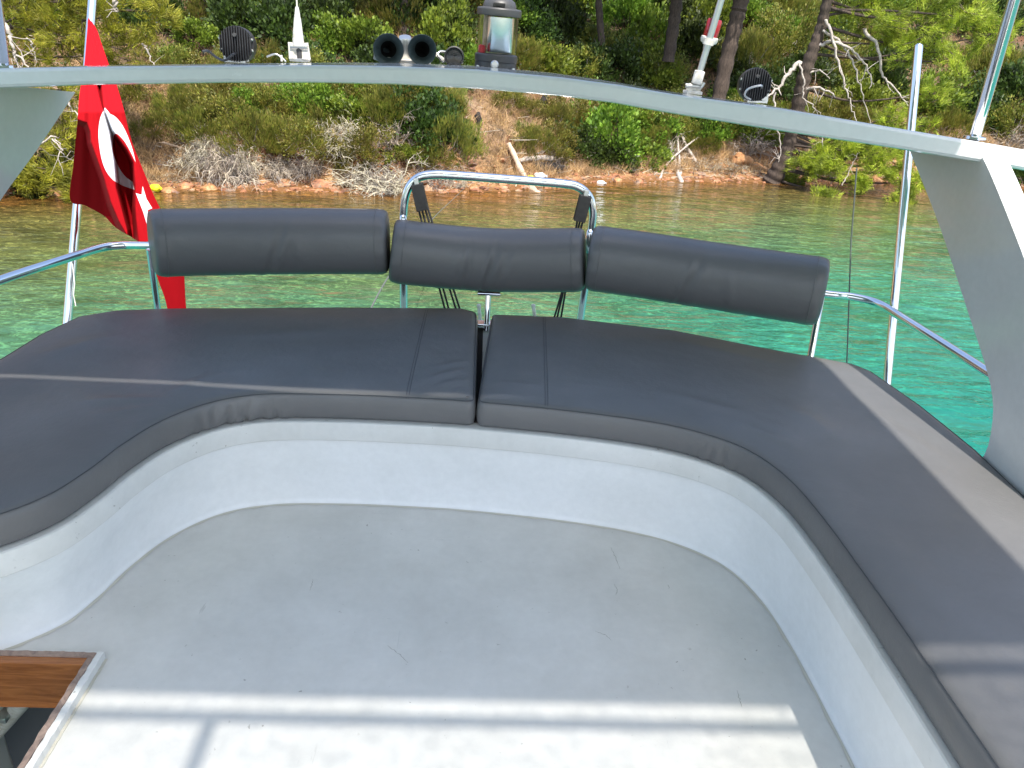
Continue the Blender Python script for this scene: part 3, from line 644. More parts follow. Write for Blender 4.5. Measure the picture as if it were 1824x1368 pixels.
# ---- lamps etc. on the arch
def bar_box(bm, a, b, wx, wy):
    a, b = Vector(a), Vector(b); z = (b-a); M = place((a+b)/2, z); box_bm(bm, (-wx/2, -wy/2, -z.length/2), (wx/2, wy/2, z.length/2), min(wx, wy)*.15, M)
def floodlight(px, py, rpx, label, yawd, hook):
    b0 = on_arch(px, 2.90); c = Vector(ony(px, py, 2.90)); r = rpx/FPX*2.50
    root = empty('floodlight', tuple(b0), label, 'lamp', 'round finned floodlights on the arch')
    M = place(c, Vector((math.sin(R_(yawd)), -math.cos(R_(yawd)), .08)))    # local z towards the camera (the back of the lamp)
    lathe('housing', [(0, -.045), (r*.98, -.045), (r, -.04), (r, .0), (r*.97, .006), (0, .006)], M_fin, root, 48, M)
    bm = bmesh.new(); nf = 13
    for k in range(nf):
        x = (k-(nf-1)/2)*r*2*.93/nf; h = math.sqrt(max(0, (r*.97)**2-x*x))
        box_bm(bm, (x-r*.022, -h, .004), (x+r*.022, h, .026), 0, M)
    bmobj('cooling_fins', bm, M_fin, root, False)
    lathe('rear_boss', [(0, .031), (r*.10, .031), (r*.12, .028), (r*.12, .004)], M_grey, root, 16, M @ Matrix.Translation((0, r*.48, 0)))
    for (dx, dy) in ((-.9, .28), (.9, .28), (-.88, -.3), (.88, -.3)):
        lathe('rim_screw', [(0, .014), (r*.07, .013), (r*.085, .004)], M_dull, root, 12, M @ Matrix.Translation((dx*r, dy*r, 0)))
    bm = bmesh.new(); s = .036
    box_bm(bm, (b0.x-s, b0.y-.02, b0.z-.004), (b0.x+s, b0.y+.03, b0.z+.004), .001)
    for k in (-1, 1): bar_box(bm, (b0.x+k*(s-.004), b0.y, b0.z), (b0.x+k*(s-.008), c.y+.0, b0.z+.045), .005, .022)
    bmobj('bracket', bm, M_dull, root, False)
    tube('pivot_bolt', [(b0.x-s-.006, c.y+.002, b0.z+.033), (b0.x+s+.006, c.y+.002, b0.z+.033)], .005, M_dull, root, 8)
    cc = M @ Vector((0, -r*.55, .03))
    if hook: pts = [M @ Vector((0, -r*.5, .02)), cc+Vector((0, -.03, .0)), cc+Vector((-.03, -.03, -.02)), Vector((b0.x-.06, b0.y-.03, b0.z+.012)), Vector((b0.x-.085, b0.y-.02, b0.z+.028)), Vector((b0.x-.11, b0.y, b0.z+.026))]
    else: pts = [M @ Vector((.018, -r*.2, .028)), M @ Vector((.01, -r*.05, .05)), M @ Vector((-.03, -r*.3, .05)), M @ Vector((-.035, -r*.7, .04)), Vector((b0.x-.02, b0.y-.02, b0.z+.004))]
    tube('cable', catmull(pts, 7), .0042, M_dull if not hook else M_grey, root, 8)
    return root
floodlight(422, 79, 32, 'round black finned floodlight on the left of the arch beside the flag', 4, True)
floodlight(1345, 151, 31, 'round finned floodlight on the right slope of the arch with sunlit fins', -8, False)
# small fitting
b0 = on_arch(492, 2.90); ft = empty('cable_clip', tuple(b0), 'tiny steel cable fitting on the arch between the left floodlight and white antenna', 'fitting')
tube('hook', catmull([b0+Vector((-.03, 0, .012)), b0+Vector((0, 0, .022)), b0+Vector((.02, 0, .012)), b0+Vector((.034, 0, 0))], 5), .003, M_dull, ft, 8)
tube('clip', [b0+Vector((.02, 0, 0)), b0+Vector((.02, 0, .02))], .004, M_white, ft, 8)
# whip antenna
b0 = on_arch(535, 2.90); an = empty('whip_antenna', tuple(b0), 'upright white whip antenna with tapered base and ratchet mount', 'antenna')
bm = bmesh.new(); box_bm(bm, (b0.x-.03, b0.y-.028, b0.z-.002), (b0.x+.03, b0.y+.028, b0.z+.008), .003)
top = Vector(ony(531, 76, 2.90)); 
for k in (-1, 1): bar_box(bm, (b0.x+k*.022, b0.y, b0.z+.004), (top.x+k*.019, top.y, top.z), .007, .03)
bmobj('mount', bm, M_white, an, False)
tube('pivot', [(b0.x-.03, b0.y, b0.z+.045), (b0.x+.03, b0.y, b0.z+.045)], .011, M_dull, an, 12)
tube('mount_core', [b0+Vector((0, 0, .005)), b0+Vector((-.002, 0, .06))], .010, M_grey, an, 12)
tube('sleeve', [Vector(ony(532, 82, 2.90)), Vector(ony(531, 70, 2.90)), Vector(ony(530, 40, 2.90)), Vector(ony(529, 12, 2.90))], [.020, .0185, .013, .0055], M_white, an, 20)
tube('whip', [Vector(ony(529, 12, 2.90)), Vector(ony(526, -60, 2.90)), Vector(ony(520, -300, 2.9))], [.003, .0026, .002], M_white, an, 8)
# twin trumpet horn
b0 = on_arch(722, 2.90); hn = empty('air_horn', tuple(b0), 'twin trumpet air horn with two grey green bells', 'horn')
for (px, py, rp) in ((692, 89, 26.5), (752, 89, 25)):
    c = Vector(ony(px, py, 2.80)); r = rp/FPX*2.63; ax = (Vector(CAM)-c); ax.z *= .3; ax.normalize(); M = place(c, ax)
    tr = lathe('trumpet', [(r*.97, .000), (r, -.004), (r*.97, -.010), (r*.80, -.035), (r*.62, -.07), (r*.42, -.13), (r*.28, -.22), (r*.28, -.26), (0, -.26)], M_horn, hn, 40, M)
    lathe('bell_interior', [(r*.985, .001), (r*.90, -.010), (r*.72, -.035), (r*.52, -.07)], M_horn, tr, 40, M)
    lathe('throat', [(r*.525, -.069), (r*.40, -.10), (r*.2, -.16), (0, -.17)], M_hornin, tr, 30, M)
    bm = bmesh.new(); bz = on_arch(px, 2.90); box_bm(bm, (bz.x-.02, 2.87, bz.z-.003), (bz.x+.02, 2.93, bz.z+.016), .003); bmobj('foot', bm, M_white, hn, False)
c = Vector(ony(722, 84, 2.92)); lathe('compressor', [(0, .036), (.020, .035), (.023, .03), (.023, -.04), (0, -.042)], M_dull, hn, 24, place(c+Vector((0, 0, .0)), (0, -.35, 1)))
bm = bmesh.new(); box_bm(bm, (b0.x-.075, 2.86, b0.z-.002), (b0.x+.085, 2.945, b0.z+.008), .003); bmobj('base', bm, M_white, hn, False)
tube('air_tube', catmull([b0+Vector((-.10, 0, .004)), b0+Vector((-.09, 0, .03)), b0+Vector((-.07, .05, .03))], 5), .011, M_horn, hn, 10)
# small searchlight
b0 = on_arch(809, 2.90); sp = empty('spotlight', tuple(b0), 'small round black spotlight on a bracket between horn and lantern', 'lamp')
c = Vector(ony(809, 101, 2.86)); r = 17/FPX*2.66; ax = Vector((.05, -1, .12)); M = place(c, ax)
lathe('housing', [(r*.9, .0), (r, .0), (r, -.02), (r*.8, -.06), (r*.35, -.07), (0, -.07)], M_black, sp, 30, M)
lathe('bezel', [(r*.86, .001), (r*.90, .005), (r*1.02, .004), (r*1.04, -.004), (r, -.008)], M_grey, sp, 30, M)
lathe('lens', [(0, .000), (r*.5, -.001), (r*.87, -.003)], mat('spot_lens', (.03, .03, .032), .15), sp, 30, M)
bm = bmesh.new(); box_bm(bm, (b0.x-.02, b0.y-.03, b0.z-.002), (b0.x+.022, b0.y+.02, b0.z+.008), .002); box_bm(bm, (b0.x-.006, b0.y-.01, b0.z), (b0.x+.006, b0.y, c.z-r*.8), .001); bmobj('bracket', bm, M_white, sp, False)
bm = bmesh.new(); bar_box(bm, b0+Vector((-.075, -.01, .038)), b0+Vector((-.03, -.01, .008)), .012, .012); bmobj('arm', bm, M_white, sp, False)
tube('handle', catmull([c+Vector((-.035, .0, -.02)), c+Vector((-.055, .01, .0)), c+Vector((-.05, .02, .012)), c+Vector((-.03, .03, .012))], 5), .004, M_dull, sp, 8)
# big clear lantern / searchlight
b0 = on_arch(880, 2.87); la = empty('deck_lantern', tuple(b0), 'large clear cylindrical lantern with black lid and base', 'lantern')
s = 2.67/FPX; cx_, cy_, cz_ = b0.x+.004, b0.y, b0.z-.004
M = Matrix.Translation((cx_, cy_, cz_)) @ Matrix.Rotation(R_(1.8), 4, 'Y')
z = lambda p: p*s
lathe('base', [(0, 0), (z(37), 0), (z(37), z(6)), (z(36), z(11)), (z(37.5), z(12)), (z(37.5), z(22)), (z(35), z(24)), (0, z(24))], M_grey, la, 48, M)
gl_ = lathe('glass', [(z(35), z(22)), (z(35), z(86)), (z(33.6), z(86)), (z(33.6), z(22)), (z(35), z(22))], M_glass, la, 64, M)
lathe('lid', [(z(33), z(84)), (z(38), z(84)), (z(38.5), z(86)), (z(38.5), z(94)), (z(37), z(96)), (z(29), z(97)), (z(28.5), z(101)), (z(26), z(107)), (z(20), z(111)), (z(8), z(112)), (0, z(112.3))], M_grey, la, 48, M)
bm = bmesh.new(); box_bm(bm, (z(-11), z(-30.5), z(97)), (z(9), z(-24), z(104)), .002, M); box_bm(bm, (z(-6), z(-31.5), z(99)), (z(4), z(-30), z(102)), .0005, M); bmobj('lid_latch', bm, M_black, la, False)
lathe('reflector', [(0, z(26)), (z(23), z(26)), (z(24), z(28)), (z(24), z(82)), (0, z(82))], mat('brushed_reflector', (.72, .78, .80), .22, 1), la, 32, M @ Matrix.Translation((z(4), z(4), 0)))
lathe('lamp_column', [(z(4), z(24)), (z(4), z(84))], M_driftwood, la, 10, M @ Matrix.Translation((z(-22), z(2), 0)))
lathe('plug', [(0, z(37)), (z(4), z(36.5)), (z(5.5), z(34)), (z(5.5), z(24))], mat('red_plug', (.55, .02, .03), .4), la, 16, M @ Matrix.Translation((z(-26), z(-10), 0)))
lathe('drain_boss', [(0, z(5)), (z(5), z(4.5)), (z(7), z(2)), (z(7), 0)], M_dull, la, 20, M @ Matrix.Translation((z(-2), z(-38), z(8))) @ Matrix.Rotation(R_(90), 4, 'X'))
for dx in (-31, 31): lathe('foot_screw', [(0, z(5)), (z(3), z(4)), (z(3.5), 0)], M_dull, la, 12, M @ Matrix.Translation((z(dx), z(-28), 0)))
# tilted antenna and red lantern
b0 = on_arch(1232, 2.90); ta = empty('tilted_antenna', tuple(b0), 'slanting steel tube on a white ratchet mount right of the lantern', 'antenna')
A = Vector(ony(1240, 150, 2.90)); B = Vector(ony(1247, 126, 2.90)); C_ = Vector(ony(1292, -25, 2.88))
tube('tube', [B-(C_-B).normalized()*.01, C_+(C_-B)*1.2], .0115, M_dull, ta, 18)
tube('ferrule', [A-(B-A)*.0, A+(B-A)*.05, A+(B-A)*.95, B], [.014, .0185, .0185, .015], M_white, ta, 20)
bm = bmesh.new(); box_bm(bm, (b0.x-.027, b0.y-.03, b0.z-.004), (b0.x+.029, b0.y+.03, b0.z+.006), .002)
for k in (-1, 1): bar_box(bm, b0+Vector((k*.014, 0, .004)), A+Vector((k*.012, 0, -.002)), .008, .024)
bmobj('mount', bm, M_white, ta, False)
tube('pivot', [b0+Vector((-.028, 0, .022)), b0+Vector((.030, 0, .022))], .008, M_dull, ta, 10)
tube('wing_nut', [b0+Vector((.026, -.01, .020)), b0+Vector((.034, -.01, .036))], .006, M_dull, ta, 8)
ax = (C_-B).normalized(); c = B+ax*((Vector(ony(1262, 74, 2.89))-B).length)
rl = empty('red_navigation_lamp', tuple(c), 'red lamp in a white holder clipped to the slanting tube', 'lamp')
M = place(c+Vector((.008, .030, .004)), ax)
lathe('holder', [(0, -.032), (.012, -.030), (.014, -.014), (.027, -.008), (.030, 0), (.030, .010), (.024, .012), (0, .012)], M_white, rl, 28, M)
lathe('red_lens', [(.024, .010), (.0255, .014), (.0255, .062), (.022, .068), (0, .069)], M_redlens, rl, 28, M)
lathe('clamp', [(.0125, -.010), (.019, -.010), (.019, .010), (.0125, .010)], M_white, rl, 20, place(c, ax))
# canopy posts on the arch
def post(pa, pb, r, label):
    a, b = Vector(pa), Vector(pb); root = empty('canopy_post', tuple(a), label, 'post'); t = (2.2-a.z)/(b.z-a.z) if b.z > a.z else 1
    tube('tube', [a, a+(b-a)*t], r, M_chrome, root, 18)
    lathe('flange', [(0, .006), (r*1.2, .006), (r*1.9, .003), (r*2, -.004)], M_chrome, root, 24, place(a+Vector((0, 0, .004)), (0, 0, 1)))
    for k in range(3): lathe('screw', [(0, .004), (.004, .003), (.005, 0)], M_dull, root, 8, place(a+Vector((r*1.7*math.cos(k*2.1+.5), r*1.7*math.sin(k*2.1+.5), .004)), (0, 0, 1)))
post(ony(1736, 247, 2.62), ony(1806, 0, 2.45), .0175, 'thick steel canopy post rising from the right end of the arch')
post(ony(6, 120, 2.62), ony(-9, 0, 2.5), .0175, 'steel canopy post at the left end of the arch at the frame edge')

# ---- canopy overhead
cnp = empty('sun_canopy', (0, 1.3, 2.2), 'canvas sun canopy on a steel tube frame stretched above the cockpit', 'canopy')
def sheet(x0, x1, y0, y1f, y0f=None):
    bm = bmesh.new(); n = 40; rows = []
    for z_ in (2.205, 2.2):
        a = []; b = []
        for i in range(n+1):
            x = x0+(x1-x0)*i/n; ya = y0f(x) if y0f else y0; yb = y1f(x); a.append(bm.verts.new((x, ya, z_))); b.append(bm.verts.new((x, yb, z_)))
        for i in range(n): bm.faces.new((a[i], a[i+1], b[i+1], b[i]))
        rows.append((a, b))
    (a1, b1), (a2, b2) = rows
    for i in range(n): bm.faces.new((a1[i], a2[i], a2[i+1], a1[i+1])); bm.faces.new((b1[i], b1[i+1], b2[i+1], b2[i]))
    bmobj('canvas', bm, M_canvas, cnp, False)
gap = lambda x: 1.385+.004*math.sin(x*3)
sheet(-1.75, 1.675, .28, gap)
sheet(-1.75, 1.675, 1.4, lambda x: 2.47, lambda x: gap(x)+float(np.interp(x, [-1.7, -.2, .05, .12, .2, .28, .5, 1.0], [.020, .017, .013, .002, .013, .008, .003, .001])))
M_net = mat('shade_net', (.62, .62, .60), .9)
def _net(m):
    t = N(m, 'ShaderNodeBsdfTransparent'); tl = N(m, 'ShaderNodeBsdfTranslucent'); tl.inputs[0].default_value = (.75, .75, .73, 1)
    a = N(m, 'ShaderNodeMixShader'); a.inputs[0].default_value = .6; L(m, P(m).outputs[0], a.inputs[1]); L(m, tl.outputs[0], a.inputs[2])
    b = N(m, 'ShaderNodeMixShader'); L(m, ramp(m, noise(m, 34, 4, .75), [(.36, (.28,)*3), (.64, (.62,)*3)]), b.inputs[0]); L(m, a.outputs[0], b.inputs[1]); L(m, t.outputs[0], b.inputs[2])
    L(m, b.outputs[0], m.node_tree.nodes['Material Output'].inputs[0])
_net(M_net)
bm = bmesh.new(); rect_grid(bm, -1.75, 1.66, -2.2, .279, 2.203); bmobj('shade_net', bm, M_net, cnp, False)
tube('frame_tube', [(-1.75, .215, 2.2), (1.66, .215, 2.2)], .018, M_chrome, cnp, 12)
tube('frame_tube', [(-.21, .2, 2.2), (-.21, -2.2, 2.2)], .019, M_chrome, cnp, 12)
tube('frame_tube', [(-1.74, 2.46, 2.22), (1.66, 2.46, 2.22)], .012, M_chrome, cnp, 12)
tube('frame_tube', [(1.66, 2.46, 2.22), (1.66, -.2, 2.22)], .012, M_chrome, cnp, 12)
tube('frame_tube', [(-1.74, 2.46, 2.22), (-1.74, -2.2, 2.22)], .012, M_chrome, cnp, 12)

# ---- flag
Ledge = [(157, 33), (155, 60), (150, 120), (142, 165), (138, 215), (131, 290), (125, 355), (152, 366), (185, 384), (205, 404), (240, 426), (258, 440), (272, 470), (284, 505), (296, 540), (306, 600)]
Redge = [(159, 33), (172, 52), (180, 75), (195, 118), (208, 152), (222, 200), (235, 252), (258, 310), (275, 350), (292, 383), (303, 400), (312, 425), (322, 460), (328, 490), (331, 540), (338, 600)]
LA = np.array(catmull([(a, b, 0) for a, b in Ledge], 8))[:, :2]; RA = np.array(catmull([(a, b, 0) for a, b in Redge], 8))[:, :2]
nu, nv = 150, 420
def rsn(C, n):
    c = np.concatenate([[0], np.cumsum(np.hypot(*(C[1:]-C[:-1]).T))]); t = np.linspace(0, c[-1], n); return np.stack([np.interp(t, c, C[:, 0]), np.interp(t, c, C[:, 1])], 1)
LA = rsn(LA, nv); RA = rsn(RA, nv)
u = np.linspace(0, 1, nu)[None, :, None]; G = (LA[:, None, :]*(1-u)+RA[:, None, :]*u).reshape(-1, 2)
cres = catmull([(187, 192, 0), (179, 210, 0), (175.5, 238, 0), (179, 272, 0), (187, 300, 0), (201, 320, 0), (220, 331, 0), (240, 338, 0)], 6)+catmull([(237, 324, 0), (222, 313, 0), (209, 293, 0), (200, 268, 0), (201, 248, 0), (207, 238, 0), (222, 252, 0), (236, 277, 0)], 6)+catmull([(242, 290, 0), (235, 262, 0), (222, 230, 0), (208, 210, 0), (196, 203, 0)], 6)
star = [(254, 330), (261, 354), (271.5, 371), (263.5, 374), (262.5, 402), (255, 377), (242, 344), (252.5, 347)]
mark = np.maximum(sd_poly(G, [c[:2] for c in cres]), sd_poly(G, star))
zoneA = [(120, 217), (140, 214), (155, 219), (161, 235), (163, 255), (176, 292), (186, 320), (197, 360), (212, 395), (226, 420), (150, 420), (110, 380)]
zoneB = [(172, 150), (181, 152), (184, 190), (200, 232), (226, 268), (237, 290), (240, 330), (240, 370), (244, 420), (262, 600), (240, 600), (228, 410), (208, 335), (204, 290), (196, 240), (178, 175)]
def sm(d, w_): t = np.clip(d/w_*.5+.5, 0, 1); return t*t*(3-2*t)
fa = sm(sd_poly(G, zoneA)-4, 5); fb = sm(sd_poly(G, zoneB)-2, 4)
rec = fa*(.20+np.clip(G[:, 1]-215, 0, 170)*.0027)+fb*(.12+np.clip(G[:, 1]-160, 0, 240)*.0008)
ang = np.arctan2(G[:, 0]-156, G[:, 1]-20); pl = .008*np.sin(ang*30)*np.clip(G[:, 1]/300, 0, 1)+.002*np.sin(ang*80+1)
V = []
for (x, y), dy, p_ in zip(G, rec, pl):
    stx = 165-45*y/575; Y = float(np.interp(y, [33, 120, 200, 430, 600], [4.60, 3.95, 3.58, 3.45, 3.48]))+(x-stx)*.0006+dy+p_
    V.append(ony(x, y, Y))
Fc = [(j*nu+i, j*nu+i+1, (j+1)*nu+i+1, (j+1)*nu+i) for j in range(nv-1) for i in range(nu-1)]
M_flag = mat('flag_cloth', (.55, .01, .02), .85, 0, **{'Specular IOR Level': .15})
def _fl(m):
    a = N(m, 'ShaderNodeAttribute', attribute_name='mark'); k = ramp(m, math_(m, 'ADD', math_(m, 'MULTIPLY', a.outputs['Fac'], .5), .5), [(.45, (0, 0, 0)), (.55, (1, 1, 1))])
    c = mix(m, k, (.40, .003, .008), (.78, .78, .82)); L(m, c, P(m).inputs['Base Color']); wv = noise(m, 60, 2, .5); L(m, bump(m, wv, .2, .001), P(m).inputs['Normal'])
    t = N(m, 'ShaderNodeBsdfTranslucent'); L(m, c, t.inputs[0]); ms = N(m, 'ShaderNodeMixShader'); ms.inputs[0].default_value = .12
    L(m, P(m).outputs[0], ms.inputs[1]); L(m, t.outputs[0], ms.inputs[2]); L(m, ms.outputs[0], m.node_tree.nodes['Material Output'].inputs[0])
_fl(M_flag)
fl = mesh('flag', V, Fc, M_flag); tag(fl, 'red flag with white crescent and star drooping from the left pole', 'flag')
fl.data.attributes.new('mark', 'FLOAT', 'POINT').data.foreach_set('value', mark.astype(np.float32))
sd = fl.modifiers.new('thickness', 'SOLIDIFY'); sd.thickness = .0012

# ================================================================= SHORE: plants, trees, wood, stones
def npmesh(name, V, k, mat_, parent=None):
    """V (n*k,3): n separate k-gons"""
    n = len(V)//k; me = bpy.data.meshes.new(name); me.vertices.add(len(V)); me.vertices.foreach_set('co', np.ascontiguousarray(V, np.float32).ravel())
    me.loops.add(n*k); me.loops.foreach_set('vertex_index', np.arange(n*k, dtype=np.int32)); me.polygons.add(n)
    me.polygons.foreach_set('loop_start', np.arange(0, n*k, k, dtype=np.int32)); me.polygons.foreach_set('loop_total', np.full(n, k, np.int32)); me.update(); me.validate()
    return link(name, me, mat_, parent, False)
def rdir(n, up=0.0):
    d = rng.normal(size=(n, 3)); d[:, 2] += up; return d/np.linalg.norm(d, axis=1)[:, None]
def leaves(C, size, asp=.55, out=None, jit=.5):
    """leaf shaped quads at C"""
    n = len(C); a = rdir(n) if out is None else out+rdir(n)*jit; a /= np.linalg.norm(a, axis=1)[:, None]
    b = np.cross(a, rdir(n)); b /= np.linalg.norm(b, axis=1)[:, None]
    L_ = (size*rng.uniform(.6, 1.3, n))[:, None]; W_ = L_*asp
    V = np.stack([C, C+a*L_*.45+b*W_*.5, C+a*L_, C+a*L_*.5-b*W_*.5], 1)
    return V.reshape(-1, 3)
def needles(C, D, length, width, k=12, spread=.75):
    """tufts of k needles at C pointing round D -> triangles"""
    n = len(C); c = np.repeat(C, k, 0); d = np.repeat(D, k, 0)+rdir(n*k)*spread; d /= np.linalg.norm(d, axis=1)[:, None]
    s = np.cross(d, rdir(n*k)); s /= np.linalg.norm(s, axis=1)[:, None]; l = (length*rng.uniform(.6, 1.2, n*k))[:, None]
    c = c+rng.normal(size=c.shape)*length*.18
    return np.stack([c-s*width*.5, c+s*width*.5, c+d*l], 1).reshape(-1, 3)
def lump_dirs(n, seed, flat=.0):
    d = rdir(n, .35); d[:, 2] = np.abs(d[:, 2])*(1-flat)-.12; return d
def stems_geo(targets, base_r, V, Fc, seg=5, spread=.12):
    for t in targets:
        b = Vector((rng.normal()*spread, rng.normal()*spread, -.1)); t = Vector(t); m_ = (b+t)*.5+Vector(rng.normal(size=3)*.09); m_.z -= .05
        tube_geo([b, m_, t], [base_r, base_r*.7, base_r*.3], seg, False, V, Fc)
def make_shrub(name, kind, seed):
    global rng
    rng = np.random.default_rng(seed); root = empty(name)
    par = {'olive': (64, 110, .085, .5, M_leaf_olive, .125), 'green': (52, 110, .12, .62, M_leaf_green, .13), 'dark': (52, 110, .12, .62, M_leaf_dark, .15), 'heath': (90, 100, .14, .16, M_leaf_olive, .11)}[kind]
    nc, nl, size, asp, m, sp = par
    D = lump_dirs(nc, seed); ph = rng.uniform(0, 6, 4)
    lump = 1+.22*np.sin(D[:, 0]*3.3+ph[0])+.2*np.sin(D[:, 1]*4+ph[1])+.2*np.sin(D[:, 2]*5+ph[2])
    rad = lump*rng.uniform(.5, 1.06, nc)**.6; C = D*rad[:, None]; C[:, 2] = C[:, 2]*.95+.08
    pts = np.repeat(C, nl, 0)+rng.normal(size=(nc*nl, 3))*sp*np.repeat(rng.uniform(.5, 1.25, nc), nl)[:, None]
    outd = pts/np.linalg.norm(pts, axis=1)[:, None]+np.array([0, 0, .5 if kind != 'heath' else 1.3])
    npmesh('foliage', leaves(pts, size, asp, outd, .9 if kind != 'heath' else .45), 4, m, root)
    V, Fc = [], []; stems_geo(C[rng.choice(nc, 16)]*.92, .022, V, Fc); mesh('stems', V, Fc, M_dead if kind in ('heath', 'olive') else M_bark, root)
    return root
def make_dry(name, seed, droop=0.0):
    global rng
    rng = np.random.default_rng(seed); root = empty(name); V, Fc = [], []
    def grow(p, d, l, r, lev):
        pts = [p]; n = 4
        for i in range(n):
            d = (d+Vector(rng.normal(size=3))*.28+Vector((0, 0, -.10-droop*.35*(i/n)))).normalized(); p = p+d*l/n; pts.append(p)
        tube_geo(pts, [r*(1-.75*i/n) for i in range(n+1)], 3, False, V, Fc)
        if lev < 2:
            for k in range(4 if lev == 0 else 3):
                q = pts[1+int(rng.integers(0, n))]; grow(q, (d+Vector(rng.normal(size=3))*.7).normalized(), l*rng.uniform(.35, .6), r*.62, lev+1)
    for k in range(62 if not droop else 120):
        dd = Vector(rdir(1, .7)[0]); dd.z = abs(dd.z)*.8+.1; grow(Vector((rng.normal()*.12, rng.normal()*.12, 0)), dd.normalized(), rng.uniform(.6, 1.05), .021, 0)
    mesh('twigs', V, Fc, M_leaf_dry, root, False); return root
def copy_tree(o, loc, rz, sc, label=None, group=None, name=None):
    c = o.copy(); COL.objects.link(c); c.location = loc; c.rotation_euler = (0, 0, rz); c.scale = sc
    if label: c['label'] = label
    if group: c['group'] = group
    for ch in list(o.children):
        d = ch.copy(); COL.objects.link(d); d.parent = c; d.matrix_parent_inverse = ch.matrix_parent_inverse.copy()
    return c
PROTO = {'olive': [make_shrub('shrub', 'olive', s) for s in (11, 12, 13)], 'green': [make_shrub('shrub', 'green', s) for s in (21, 22, 23)],
         'dark': [make_shrub('shrub', 'dark', s) for s in (31, 32)], 'heath': [make_shrub('shrub', 'heath', s) for s in (41, 42, 43)],
         'dry': [make_dry('dry_bush', s) for s in (51, 52)], 'droop': [make_dry('dry_bush', s, 1.0) for s in (61, 62)]}
LOOK = {'olive': 'olive green small leaved shrub', 'green': 'bright green leafy shrub', 'dark': 'dark green shrub', 'heath': 'feathery brownish green shrub', 'dry': 'bare grey twiggy bush', 'droop': 'pale grey drooping dead bush'}
used_first = set(); LB = set()
LM = [(-60, 'left edge of the arch'), (60, 'left arch leg'), (150, 'flagpole'), (230, 'red flag'), (300, 'hill just right of the flag'), (365, 'arch left of the floodlight'), (422, 'left floodlight'), (480, 'small cable clip'), (535, 'white whip antenna'), (610, 'arch between antenna and horns'), (692, 'left horn bell'), (752, 'right horn bell'), (812, 'small spotlight'), (884, 'clear deck lantern'), (950, 'arch just right of the lantern'), (1020, 'driftwood log end'), (1085, 'sandy beach'), (1150, 'arch left of the slanting tube'), (1232, 'slanting tube mount'), (1290, 'arch between slanting tube and right floodlight'), (1345, 'right floodlight'), (1410, 'leaning pine trunk'), (1480, 'bare pine branches'), (1560, 'hanging pine boughs'), (1625, 'right steel staff'), (1700, 'right arch leg top'), (1770, 'right canopy post'), (1860, 'right edge of the arch')]
def whereabouts(px, py):
    lm = min(LM, key=lambda a: abs(a[0]-px))[1]
    arch_y = float(np.interp(px, tp[:, 0], tp[:, 1]))
    if py < arch_y-75: return 'high on the slope above the '+lm
    if py < arch_y+5: return 'seen just over the arch at the '+lm
    if py < 235: return 'under the arch below the '+lm
    return 'low near the shore below the '+lm
def label_for(look, px, py, size=''):
    base = (size+' '+look).strip()+' '+whereabouts(px, py)
    for extra in ('', ', the left neighbour', ', the right neighbour', ', the lower one', ', the upper one', ', behind its neighbours', ', before its neighbours', ', nearest the shore', ', farthest uphill'):
        l = ' '.join((base+extra).split())
        if len(l.split()) > 16: l = ' '.join((base.replace(' the ', ' ')+extra).split())
        if l not in LB and len(l.split()) <= 16: break
    if len(l.split()) > 16: l = ' '.join(w for w in l.split() if w not in ('the', 'its'))
    l = ' '.join(l.split()[:16])
    LB.add(l); return l
def plant(kind, px, py, rpx, sz=1.0, sink=.1):
    """py = foot of the plant in the photo, rpx its half width"""
    g = hit(px, py); D = (np.array(g)-CAM)@CW; r = rpx/FPX*D
    pr = PROTO[kind]; k = random.randrange(len(pr)); p = pr[k]
    size = 'small' if r < .42 else ('large' if r > 1.0 else '')
    lab = label_for(LOOK[kind], px, py-rpx*.7, size); grp = 'dead and dry bushes on the bank' if kind in ('dry', 'droop') else 'shrubs growing on the hillside'
    sc = (r*random.uniform(.9, 1.1), r*random.uniform(.9, 1.1), r*sz*random.uniform(.9, 1.1)); loc = (g.x, g.y, g.z-sink*r); rz = random.uniform(0, 6.28)
    if (kind, k) not in used_first:
        used_first.add((kind, k)); p.location = loc; p.rotation_euler = (0, 0, rz); p.scale = sc; tag(p, lab, 'bush', grp); return p
    c = copy_tree(p, loc, rz, sc, lab, grp); tag(c, lab, 'bush', grp); return c
